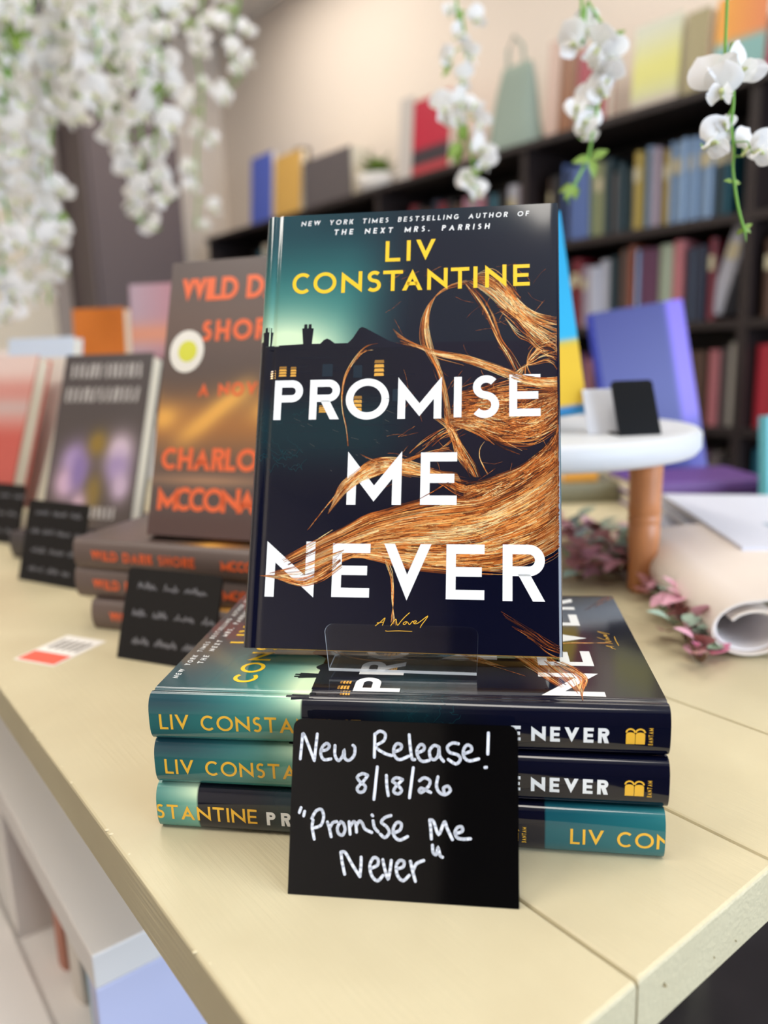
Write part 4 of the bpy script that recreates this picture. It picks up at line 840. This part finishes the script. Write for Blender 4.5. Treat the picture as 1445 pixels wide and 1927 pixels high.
# ------------------------------------------------------------------ dark bookcase along the right wall
dark = mat('dark_brown_laminate', (40, 31, 31), .45, var=.15, bscale=12)
BS = 2.13; SH = [.905, .57, .29, -.01, -.30, -.60]; NAMES = ['top inner', 'second inner', 'third inner', 'fourth inner']
case = thing('bookcase', 'long dark brown bookcase full of books along the right wall', 'bookcase', ROOM)
def cbx(nm, lo, hi, m=dark):
    b = MB(); b.box(lo, hi); return b.build(nm, m, case)
C0, C1 = .28, 4.35
ups = [.28, 1.13, 1.93, 2.75, 3.55, 4.35]
cbx('top_board', (C0-.02, -BS-.30, .883), (C1+.02, -BS+.012, .905))
for z in SH[1:]: cbx('shelf_board', (C0, -BS-.285, z-.024), (C1, -BS, z))
for t_ in ups: cbx('upright', (t_-.014, -BS-.28, FLOOR), (t_+.014, -BS-.001, .883))
cbx('back_panel', (C0, -BS-.30, FLOOR), (C1, -BS-.286, .883), mat('bookcase_back', (26, 21, 22), .6)); cbx('plinth', (C0, -BS-.28, FLOOR), (C1, -BS-.03, -.84))
def tu(u, s=BS):
    """distance along the bookcase at which the sight line of photo column u meets it"""
    k = (u-722.5)/F_PX/math.cos(PITCH); y = s/(BX.x*k+BX.y); return y*(AX.y+AX.x*k)
CN = dict(navy=(34, 42, 62), black=(26, 26, 30), pale_blue=(128, 154, 186), olive=(132, 138, 104), blue=(86, 108, 162), mauve=(150, 134, 146), rose=(160, 108, 124), teal=(40, 96, 116), mustard=(160, 138, 66), grey_white=(178, 180, 194), rust=(140, 70, 42), plum=(96, 56, 84), sage=(150, 160, 142), red=(186, 52, 66), dark_red=(112, 30, 42), grey=(104, 96, 98), stone=(166, 162, 156), pink=(226, 168, 184), brown=(84, 62, 52), cream=(206, 196, 176), dusty_pink=(172, 104, 110), dark_teal=(30, 52, 60))
rb = random.Random(21)
def shelf_book(t_, th, h, d, colname, z, lean, label, group):
    c = CN[colname]; m = mat('cover_%d_%d_%d' % c, c, .4); b = MB()
    prof = [(.006, 0), (d, 0), (d, .0025), (.008, .0025), (.008, th-.0025), (d, th-.0025), (d, th), (.006, th)]+[(.006-.006*math.sin(math.pi*k/6)**.7, th-th*k/6) for k in range(1, 6)]
    b.extrude(prof, lambda p, e: (p[0], p[1], e*h), 0, smooth=False); b.box((.010, .0025, .004), (d-.004, th-.0025, h-.004), 1)
    if rb.random() < .3: b.box((-.0012, th*.15, h*.62), (.004, th*.85, h*.80), 2)
    o = room(t_, BS+.022+rb.uniform(0, .02), z); mw = frame(o, BX, AX, Vector((0, 0, 1)))
    if lean: mw = mw @ Matrix.Rotation(lean, 4, 'X')
    o = b.build('shelved_book', [m, paper, mat('spine_label', (190, 180, 150), .5)], mw=mw); tag(o, label, 'book', group); return o
ORD = ['first', 'second', 'third', 'fourth', 'fifth', 'sixth', 'seventh', 'eighth', 'ninth', 'tenth', 'eleventh', 'twelfth', 'thirteenth', 'fourteenth', 'fifteenth', 'sixteenth', 'seventeenth', 'eighteenth', 'nineteenth', 'twentieth']
def ordn(n):
    if n < 20: return ORD[n]
    T_ = {2: 'twenty', 3: 'thirty', 4: 'forty', 5: 'fifty', 6: 'sixty', 7: 'seventy', 8: 'eighty'}; k = n+1
    return {2: 'twentieth', 3: 'thirtieth', 4: 'fortieth', 5: 'fiftieth', 6: 'sixtieth', 7: 'seventieth', 8: 'eightieth'}[k//10] if k % 10 == 0 else T_[k//10]+'-'+ORD[k % 10-1]
def fill_row(row, segs):
    z = SH[row]; n = 0
    for u1, u0, names, thr, hr in segs:
        t_ = tu(u1); t1 = tu(u0); i = 0
        while t_ < t1-.008:
            th = min(rb.uniform(*thr), t1-t_)
            if th < .008: break
            if any(u_-.016 < t_+th and t_ < u_+.016 for u_ in ups): t_ = [u_ for u_ in ups if u_-.016 < t_+th and t_ < u_+.016][0]+.0165; continue
            nm = names[i % len(names)] if rb.random() < .75 else rb.choice(names); h = rb.uniform(*hr)
            shelf_book(t_, th-.0008, h, rb.uniform(.13, .17), nm, z, 0, '%s book, %s from the right on the %s shelf of the bookcase' % (nm.replace('_', ' '), ordn(n), NAMES[row-1]), 'books on the %s shelf of the dark bookcase' % NAMES[row-1]); n += 1
            t_ += th; i += 1
fill_row(1, [(1328, 1300, ['teal', 'dark_teal'], (.018, .024), (.21, .24)), (1300, 1222, ['pale_blue'], (.014, .018), (.225, .23)), (1222, 1206, ['mustard'], (.02, .025), (.21, .22)), (1206, 1176, ['pale_blue', 'mauve'], (.015, .02), (.22, .235)), (1176, 1160, ['mustard', 'olive'], (.02, .03), (.22, .24)), (1160, 1108, ['navy', 'dark_teal', 'grey'], (.022, .035), (.18, .24)), (1108, 1088, ['olive'], (.03, .04), (.22, .24)), (1084, 1036, ['blue', 'blue', 'navy'], (.03, .04), (.22, .25)), (1032, 1010, ['black', 'brown'], (.03, .04), (.2, .22)), (1004, 940, ['mauve', 'grey_white'], (.03, .05), (.21, .23)), (936, 905, ['black', 'teal'], (.03, .04), (.2, .22)), (900, 866, ['rose', 'mauve'], (.03, .05), (.2, .22)), (862, 768, ['brown', 'black', 'dark_red', 'navy'], (.035, .05), (.2, .24)), (764, 700, ['rose', 'teal', 'mauve'], (.04, .05), (.2, .23)), (690, 500, ['black', 'navy', 'brown', 'cream', 'teal'], (.035, .05), (.2, .24))])
fill_row(2, [(1445, 1398, ['grey', 'brown'], (.03, .04), (.2, .23)), (1312, 1300, ['dark_red'], (.03, .04), (.22, .23)), (1296, 1262, ['dark_teal', 'navy', 'rust'], (.03, .04), (.19, .22)), (1256, 1212, ['dusty_pink', 'sage'], (.03, .05), (.22, .24)), (1208, 1170, ['pale_blue', 'plum'], (.03, .05), (.22, .24)), (1166, 1140, ['rust', 'brown'], (.02, .03), (.22, .24)), (1136, 1122, ['dark_teal'], (.02, .03), (.2, .22)), (1120, 1076, ['grey_white', 'grey_white', 'mauve'], (.03, .05), (.19, .21)), (1074, 1050, ['dark_red', 'black'], (.03, .04), (.2, .23)), (1046, 900, ['navy', 'olive', 'brown', 'rust', 'black'], (.035, .05), (.2, .23))])
fill_row(3, [(1470, 1392, ['red', 'red', 'pink'], (.05, .07), (.2, .23)), (1372, 1330, ['stone', 'grey'], (.035, .05), (.22, .24)), (1328, 1306, ['dusty_pink', 'red'], (.03, .04), (.2, .22)), (1300, 1240, ['brown', 'black'], (.04, .05), (.2, .22)), (1150, 1060, ['plum', 'mauve', 'brown', 'rose'], (.035, .05), (.19, .23))])
fill_row(4, [(1470, 1392, ['teal', 'dark_red', 'brown'], (.05, .07), (.2, .23)), (1372, 1306, ['black', 'grey', 'plum'], (.04, .05), (.2, .22)), (1150, 1080, ['dark_red', 'olive', 'rust'], (.04, .05), (.19, .23))])
shelf_book(tu(1322), .046, .245, .17, 'grey_white', SH[2]+.014, .30, 'thick white book leaning sideways on the second inner shelf', None)
# things standing on top of the bookcase
def top_item(u0, u1, vtop, col, name, label, cat='book', th=.035, lean=.08, s=BS+.10, decor=None):
    um = (u0+u1)/2; t_ = tu(um, s); o = room(t_, s, .9065); dep = (o-cam.matrix_world.translation).dot(_fw)
    w = abs(tu(u0, s)-tu(u1, s)); h = 0.05
    while h < .5:
        q = o+Vector((0, 0, h))-cam.matrix_world.translation
        v = IMG_H/2-F_PX*q.dot(_u)/q.dot(_fw)
        if v <= vtop: break
        h += .004
    o = room(max(tu(u0, s), tu(u1, s)), s, .9065)
    e = -AX; n = BX; u_ = Vector((0, 0, math.cos(lean)))+n*math.sin(lean); mw = frame(o, e, u_.cross(e), u_)
    return cbook(name, label, cat, mw, w, h, th, col, None, .4, decor=decor)
top_item(504, 541, 290, (84, 104, 196), 'hardcover_book', 'blue book at the far end of the dark bookcase top')
top_item(546, 592, 288, (216, 172, 92), 'hardcover_book', 'amber yellow book next to the blue one on the bookcase top')
top_item(600, 684, 290, (98, 92, 94), 'storage_box', 'dark grey box between the amber book and the white planter', 'box', .12, 0)
top_item(762, 786, 182, (196, 190, 186), 'hardcover_book', 'pale book left of the red one on the bookcase top')
def redband(root, w, h, th):
    grid_art('cover_art', lambda u, v: mixc(mixc((186, 44, 66), (60, 56, 62), sst(.58, .62, v)), (180, 66, 74), sst(.76, .8, v)), w, h, 4, 30, root)
top_item(786, 850, 178, (190, 48, 70), 'hardcover_book', 'tall red book with a dark band, above the teal thriller on the bookcase top', decor=redband)
top_item(1014, 1036, 74, (196, 168, 156), 'hardcover_book', 'tan book left of the brown one on the bookcase top')
top_item(1037, 1063, 68, (136, 86, 52), 'hardcover_book', 'brown book beside the dark red one on the bookcase top')
top_item(1066, 1120, 84, (152, 40, 62), 'hardcover_book', 'dark red book half hidden by hanging white blossoms on the bookcase top')
def yel(root, w, h, th): grid_art('cover_art', lambda u, v: mixc(mixc((196, 200, 190), (210, 208, 120), math.exp(-((v-.5)/.3)**2)), (190, 178, 168), sst(.75, .85, v)), w, h, 6, 20, root)
top_item(1160, 1240, 34, (206, 206, 150), 'hardcover_book', 'pale yellow-green book facing out on the bookcase top', decor=yel)
top_item(1246, 1286, 16, (156, 146, 110), 'hardcover_book', 'olive book between the yellow-green and orange ones')
def ort(root, w, h, th): grid_art('cover_art', lambda u, v: mixc(mixc((226, 160, 60), (216, 132, 90), u), (130, 174, 172), sst(.42, .5, v)), w, h, 6, 20, root)
top_item(1296, 1384, -20, (222, 150, 70), 'hardcover_book', 'orange and teal book facing out at the right end of the bookcase top', decor=ort)
def mag(root, w, h, th): grid_art('cover_art', lambda u, v: mixc(mixc((150, 120, 120), (176, 40, 98), sst(.35, .5, v)), (70, 52, 120), math.exp(-((u-.5)/.15)**2-((v-.65)/.1)**2)), w, h, 8, 20, root)
top_item(1388, 1480, 2, (172, 42, 100), 'hardcover_book', 'magenta book at the far right edge on the bookcase top', decor=mag)
# planter, vase and bag
PPos = room(tu(730, BS+.12), BS+.12, .9055); pl = thing('potted_plant', 'small green plant in a white pot on the bookcase top', 'plant', Matrix.Translation(PPos))
b = MB(); b.lathe([(.05, 0), (.075, .01), (.088, .05), (.092, .085), (.086, .085), (.08, .07), (.01, .07)], 28); b.build('pot', mat('white_ceramic', (226, 222, 218), .3), pl)
leafg = mat('fresh_green_leaf', (120, 148, 58), .5)
def leaf_into(b, P, d, n, L_, w, m=0, col=(1, 1, 1, 1), curl=.25):
    d = d.normalized(); sd = d.cross(n).normalized(); n = sd.cross(d); V = []; K = 6
    for i in range(K+1):
        k = i/K; ww = w*math.sin(math.pi*(k**.8))*.5+.0002; c = P+d*L_*k-n*curl*L_*k*k
        V += [c-sd*ww+n*ww*.3, c, c+sd*ww+n*ww*.3]
    b.add(V, [(3*i+j, 3*i+j+1, 3*i+4+j, 3*i+3+j) for i in range(K) for j in (0, 1)], m, col, True)
b = MB(); rg = random.Random(3)
for k in range(60):
    a = rg.uniform(0, 6.3); el = rg.uniform(.2, 1.4); d = Vector((math.cos(a)*math.cos(el), math.sin(a)*math.cos(el), math.sin(el))); leaf_into(b, Vector((0, 0, .07))+d*.02, d, Vector((0, 0, 1)), rg.uniform(.06, .11), .03)
b.build('foliage', leafg, pl)
VP_ = room(tu(592, BS+.2), BS+.235, .9055); vs = thing('vase', 'dark round vase behind the amber book and the grey box', 'vase', Matrix.Translation(VP_))
b = MB(); b.lathe([(.05, 0), (.07, .05), (.085, .14), (.08, .22), (.05, .31), (.035, .34), (.045, .37), (.035, .37), (.02, .35)], 32); b.build('body', mat('dark_ceramic', (74, 66, 68), .4), vs)
BP_ = room(tu(965, BS+.12), BS+.12, .9055); bg = thing('canvas_bag', 'sage green soft bag beside the tan book on the bookcase top', 'bag', frame(BP_, -AX, BX, Vector((0, 0, 1))))
b = MB(); V = []
for j in range(9):
    k = j/8; wx = .125*(1-k*.45); wy = .06*(1-k*.75)
    for i in range(20):
        a = 2*math.pi*i/20; V.append((wx*(abs(math.cos(a))**.6)*(1 if math.cos(a) > 0 else -1)+.015*k+.004*math.sin(9*k+i), wy*(abs(math.sin(a))**.6)*(1 if math.sin(a) > 0 else -1), .30*k))
b.add(V, [(r*20+i, r*20+(i+1) % 20, r*20+20+(i+1) % 20, r*20+20+i) for r in range(8) for i in range(20)]+[tuple(range(20))[::-1], tuple(range(160, 180))], smooth=True); b.build('body', mat('sage_canvas', (142, 158, 148), .8, bump=.2), bg)
b = MB(); b.tube([(-.03, 0, .29), (-.03, 0, .36), (.0, 0, .40), (.04, 0, .36), (.05, 0, .29)], .006); b.build('handle', mat('sage_canvas', (142, 158, 148), .8), bg)

# ------------------------------------------------------------------ far wall: tall dark shelf, panel door, light column
tl = thing('tall_cabinet', 'tall narrow dark cabinet against the far wall behind the hanging blossoms', 'cabinet', ROOM)
def sfar(u, t_=4.70):
    k = (u-722.5)/F_PX/math.cos(PITCH); y = t_/(AX.y+AX.x*k); return y*(BX.x*k+BX.y)
a0, a1 = sfar(182), sfar(338); hz = 2.0
for nm, lo, hi in (('side', (4.3, -a0-.02, FLOOR), (4.74, -a0, hz)), ('side', (4.3, -a1, FLOOR), (4.74, -a1+.02, hz)), ('top', (4.3, -a1, hz-.02), (4.74, -a0, hz)), ('back', (4.72, -a1, FLOOR), (4.74, -a0, hz)), ('door', (4.29, -a1+.004, FLOOR+.02), (4.31, -a0-.024, hz-.02))):
    b = MB(); b.box(lo, hi); b.build(nm, mat('cabinet_taupe', (98, 86, 88), .5), tl)
d0, d1 = sfar(-120), sfar(150)
dr = MB(); dr.box((4.70, -d1, FLOOR), (4.745, -d0, 1.55)); tag(dr.build('door_1', mat('cream_door', (232, 220, 200), .5), mw=ROOM, bevel=.004), kind='structure')
tm = MB()
for lo, hi in (((4.68, -d1-.09, FLOOR), (4.75, -d1, 1.64)), ((4.68, -d0, FLOOR), (4.75, -d0+.09, 1.64)), ((4.68, -d1, 1.55), (4.75, -d0, 1.64))): tm.box(lo, hi)
tag(tm.build('trim_20', mat('taupe_trim', (170, 156, 148), .5), mw=ROOM), kind='structure')
hd = MB(); hd.box((4.66, -d1+.02, 1.66), (4.749, -d0, 2.05)); tag(hd.build('trim_21', mat('brown_header', (120, 96, 92), .6), mw=ROOM), kind='structure')

# ------------------------------------------------------------------ hanging wisteria
def petal_mat():
    m = bpy.data.materials.new('white_petal'); m.use_nodes = True; n = m.node_tree.nodes; l = m.node_tree.links; b = n['Principled BSDF']
    b.inputs['Base Color'].default_value = L3((240, 238, 240)); b.inputs['Roughness'].default_value = .6
    t = n.new('ShaderNodeBsdfTranslucent'); t.inputs[0].default_value = L3((240, 240, 236)); x = n.new('ShaderNodeMixShader'); x.inputs[0].default_value = .35
    l.new(b.outputs[0], x.inputs[1]); l.new(t.outputs[0], x.inputs[2]); l.new(x.outputs[0], n['Material Output'].inputs[0]); return m
petal = petal_mat(); stemg = mat('stem_green', (112, 164, 58), .5); ivory = mat('greenish_throat', (206, 216, 150), .6)
def blossom_mb(sc=1.0):
    """a pea-type blossom: broad folded banner, two wings, small green throat"""
    b = MB()
    def pet(ax, nr, Lp, wd, cup, m=0):
        sd = ax.cross(nr).normalized(); V = []; K, J = 8, 6
        for i in range(K+1):
            k = i/K; ww = wd*math.sin(math.pi*min(1, .12+.82*k))**.7*(1 if k < .98 else .8)
            for j in range(J+1):
                q = (j/J-.5)*2; V.append(ax*Lp*(k-.06*q*q*k)+sd*ww*.5*q+nr*(cup*Lp*(k*k*.7)+.25*wd*q*q*(.5-.3*k))+nr*.0008*math.sin(7*q+5*k))
        b.add(V, [(i*(J+1)+j, i*(J+1)+j+1, (i+1)*(J+1)+j+1, (i+1)*(J+1)+j) for i in range(K) for j in range(J)], m, smooth=True)
    pet(Vector((0, -.35, 1)).normalized(), Vector((0, 1, .35)).normalized(), .020*sc, .026*sc, .25)
    pet(Vector((-.35, -.9, -.25)).normalized(), Vector((-.9, .3, .2)).normalized(), .017*sc, .014*sc, .2)
    pet(Vector((.35, -.9, -.25)).normalized(), Vector((.9, .3, .2)).normalized(), .017*sc, .014*sc, .2)
    b.tube([(0, .004*sc, -.002*sc), (0, -.003*sc, .001*sc), (0, -.009*sc, -.001*sc)], [.0012*sc, .0022*sc, .0008*sc], 6, 1)
    b.tube([(0, .004*sc, -.002*sc), (0, .010*sc, .003*sc)], .0007*sc, 5, 2); return b
blo = blossom_mb().build('blossom', [petal, ivory, stemg]); blo_mesh = blo.data; bpy.data.objects.remove(blo)
hook_m = mat('hook_metal', (150, 150, 150), .4, 1)
def garland(label, stem, blossoms, seed, leaves=(), sc=1.0, r=.0011, group='white wisteria garlands hanging from the ceiling', extra=8):
    r_ = random.Random(seed); P0 = stem[0]; g = thing('wisteria_garland', label, 'garland', Matrix.Translation((P0.x, P0.y, CEIL-.002)), group)
    o0 = Vector((P0.x, P0.y, CEIL-.002)); path = [Vector((P0.x, P0.y, CEIL-.004)), Vector((P0.x, P0.y, (CEIL+P0.z)/2))]+stem
    sp = [Vector(p)-o0 for p in smooth_path([tuple(p) for p in path], 6)]
    b = MB(); b.tube(sp, r, 7); b.tube(sp[-2:]+[sp[-1]+Vector((.001, 0, -.006))], [r, r*.8, r*.2], 6)
    top = Vector(stem[0]); bl = [(Vector(p), s) for p, s in blossoms]
    for k in range(extra): bl.append((top+Vector((r_.uniform(-.012, .012), r_.uniform(-.012, .012), .03+.05*k+r_.uniform(-.01, .01))), r_.uniform(.8, 1.1)*sc))
    for p, s in bl:                                            # short stalks from the stem to each blossom
        q = p-o0; near = min(sp, key=lambda c: (c-q-Vector((0, 0, .012*sc))).length); b.tube([near, near*.4+q*.6+Vector((0, 0, .004*sc)), q+Vector((0, .006, 0))], r*.55, 5)
    b.build('stem', stemg, g)
    for p, s in bl:
        o = bpy.data.objects.new('blossom', blo_mesh); COL.objects.link(o); o.parent = g; o.location = p-o0
        o.rotation_euler = (r_.uniform(-.7, .7), r_.uniform(-.6, .6), r_.uniform(-.9, .9)); o.scale = (s, s, s)
    if leaves:
        b = MB()
        for p, L_ in leaves:
            for k in range(3): leaf_into(b, Vector(p)-o0, Vector((r_.uniform(-1, 1), r_.uniform(-.5, .5), r_.uniform(-1, .6))), Vector((0, -1, .4)), L_, L_*.5)
        b.build('leaves', leafg, g)
    return g
y = .56
garland('wisteria strand with sharp white petals at the right edge of the picture', [at(u, v, y) for u, v in ((1370, -40), (1378, 80), (1380, 189), (1376, 234), (1381, 283), (1379, 321), (1389, 390), (1402, 438))],
        [(at(1352, 150, y), 1.15), (at(1395, 138, y), 1.0), (at(1358, 176, y-.01), .95), (at(1366, 240, y), .55), (at(1334, 272, y), 1.0), (at(1405, 284, y), .95), (at(1424, 286, y-.01), .8)], 2, [(at(1378, 342, y), .006), (at(1400, 430, y), .006)], extra=5, r=.0010)
y = .80
garland('wisteria strand hanging in front of the dark red book, right of the teal thriller', [at(u, v, y) for u, v in ((1095, -60), (1106, 0), (1135, 50), (1150, 90), (1140, 150), (1118, 230), (1108, 290), (1090, 330), (1068, 372))],
        [(at(u, v, y+d), s) for u, v, d, s in ((1085, 84, 0, 1.2), (1108, 60, .01, 1.1), (1128, 92, 0, 1.2), (1150, 112, 0, 1.1), (1125, 136, .01, 1.2), (1146, 150, 0, 1.0), (1134, 176, 0, 1.2), (1112, 188, .01, 1.0), (1084, 214, 0, 1.1), (1098, 236, 0, 1.2), (1100, 256, .01, .9))], 5, [(at(1150, 76, y), .014), (at(1112, 300, y), .018), (at(1080, 350, y), .016)], extra=6, r=.0014)
y = 1.10
garland('wisteria strand hanging above the top edge of the teal thriller', [at(u, v, y) for u, v in ((858, -60), (868, 20), (878, 100), (868, 180), (880, 260), (892, 330), (888, 376))],
        [(at(u, v, y), s) for u, v, s in ((846, 24, .9), (896, 40, 1.0), (862, 70, 1), (846, 110, .9), (890, 108, 1), (868, 150, 1.1), (836, 206, 1.3), (862, 196, 1.2), (888, 206, 1.2), (904, 236, 1), (860, 232, 1.3), (906, 284, 1.3), (916, 312, 1.1), (884, 346, 1.2), (900, 366, 1.1))], 8, [(at(868, 268, y), .028), (at(846, 130, y), .014), (at(886, 330, y), .02)], extra=6, sc=1.1, r=.0016)
rl = random.Random(31)
LEFT = [(12, 620, .95, 32, 'at the left edge of the picture'), (52, 600, 1.15, 30, 'second from the left edge'), (92, 560, 1.0, 30, 'in front of the cream door, third from the left'), (134, 250, 1.2, 13, 'ending halfway down the cream door'), (178, 215, .95, 13, 'left of the tall dark cabinet'), (222, 260, 1.1, 17, 'over the left side of the tall dark cabinet'), (262, 430, 1.25, 24, 'over the middle of the tall dark cabinet'), (296, 395, 1.0, 19, 'over the right side of the tall dark cabinet'), (372, 440, 1.5, 15, 'just right of the tall dark cabinet'), (440, 200, 1.35, 9, 'above the standing brown novel')]
for i, (u, vb, y, n, where) in enumerate(LEFT):
    y *= 1.55
    st_ = [at(u+rl.uniform(-10, 10), v, y) for v in range(-60, vb+20, 70)]
    bl = []
    for k in range(n):
        v = -20+(vb+20)*(k+rl.random())/n; bl.append((at(u+rl.uniform(-30, 30), v, y+rl.uniform(-.02, .02)), rl.uniform(1.5, 2.15)))
    lv = [(at(u+rl.uniform(-26, 26), rl.uniform(0, min(vb, 420)), y), rl.uniform(.018, .03)) for k in range(2)]
    if i in (0, 2, 5): lv += [(at(u+rl.uniform(-20, 20), v, y), .036) for v in (20, 70, 110)]
    garland('blurred white wisteria strand '+where, st_, bl, 40+i, lv, extra=3, sc=1.8, r=.0022)

# ------------------------------------------------------------------ pink and sage garland on the table
def table_garland(label, pts, n, seed, size, spread):
    r_ = random.Random(seed); P = [at(u, v, z=.012) for u, v in pts]; g = thing('flower_garland', label, 'garland', Matrix.Translation((P[0].x, P[0].y, 0)))
    o0 = Vector((P[0].x, P[0].y, 0)); sp = [Vector(p)-o0 for p in smooth_path([tuple(p) for p in P], 8)]
    for k, p in enumerate(sp): p.z = .009+.006*math.sin(k*.8)
    b = MB(); b.tube(sp, .0022, 7); b.build('stem', mat('brown_twig', (112, 84, 66), .7), g)
    for nm, m_, frac in (('petals', mat('pink_petal', (222, 166, 184), .6), .42), ('dusty_leaves', mat('dusty_rose_leaf', (160, 104, 104), .6), .28), ('sage_leaves', mat('sage_leaf', (150, 172, 156), .6), .30)):
        b = MB()
        for k in range(int(n*frac)):
            q = r_.choice(sp); a = r_.uniform(0, 6.3); el = r_.uniform(-.1, 1.0); d = Vector((math.cos(a)*math.cos(el), math.sin(a)*math.cos(el), math.sin(el)))
            s_ = r_.uniform(.7, 1.2)*size; p = q+Vector((r_.uniform(-1, 1)*spread, r_.uniform(-1, 1)*spread, r_.uniform(.0, .014)))
            leaf_into(b, p, d, Vector((0, 0, 1)), s_, s_*.75, curl=.15)
        for i in range(len(b.v)):
            x, y, z = b.v[i]; b.v[i] = (x, y, max(z, .0012+.0003*(i % 3)))
        b.build(nm, m_, g)
table_garland('pink and sage artificial flower garland lying on the table beside the rolled magazine', [(1120, 1040), (1180, 1060), (1225, 1080), (1250, 1130), (1300, 1150), (1290, 1190), (1330, 1230)], 84, 3, .019, .012)
table_garland('dusty pink dried garland lying in the shade under the round riser', [(1050, 1000), (1110, 1010), (1160, 1030), (1130, 1060), (1080, 1075)], 110, 9, .024, .03)
bb_ = thing('flower_bud', 'pink and mint paper rosette on the table in front of the rolled magazine', 'flower', Matrix.Translation(at(1338, 1242, z=0)))
for nm, r0, r1, z_, c in (('outer_petals', .0125, .006, .010, (232, 136, 170)), ('inner_petals', .0075, .003, .013, (160, 184, 160))):
    b = MB()
    for k in range(7):
        a = k*2*math.pi/7; d = Vector((math.cos(a), math.sin(a), .35)); leaf_into(b, Vector((0, 0, z_-.006)), d, Vector((0, 0, 1)), r0*1.3, r0*1.1, curl=-.2)
    b.build(nm, mat(nm+'_paper', c, .6), bb_)

# ------------------------------------------------------------------ things on the low white shelf unit
def ushelf(tv, sv, z): return room(tv, sv, z)
for i, (tv, c, h, th, lbn) in enumerate([(.62, (206, 70, 110), .16, .035, 'pink'), (.68, (150, 190, 214), .19, .03, 'light blue'), (.74, (214, 206, 196), .18, .04, 'cream'), (.80, (180, 120, 100), .15, .03, 'terracotta')]):
    for zz, rown in ((-.42, 'upper'),):
        cbook('paperback_book', lbn+' paperback on the upper shelf of the low white unit', 'book', frame(ushelf(tv, sA+.03, zz), BX, AX, Vector((0, 0, 1))), .12, h, th, c, 'paperbacks in the low white unit', .5)
for i, (tv, c, lbn) in enumerate([(.62, (200, 90, 70), 'brick red'), (.68, (160, 196, 216), 'sky blue'), (.74, (230, 214, 120), 'pale yellow')]):
    cbook('paperback_book', lbn+' paperback on the lower shelf of the low white unit', 'book', frame(ushelf(tv, sA+.03, -.65), BX, AX, Vector((0, 0, 1))), .12, .17, .035, c, 'paperbacks in the low white unit', .5)
bpy.context.view_layer.update()
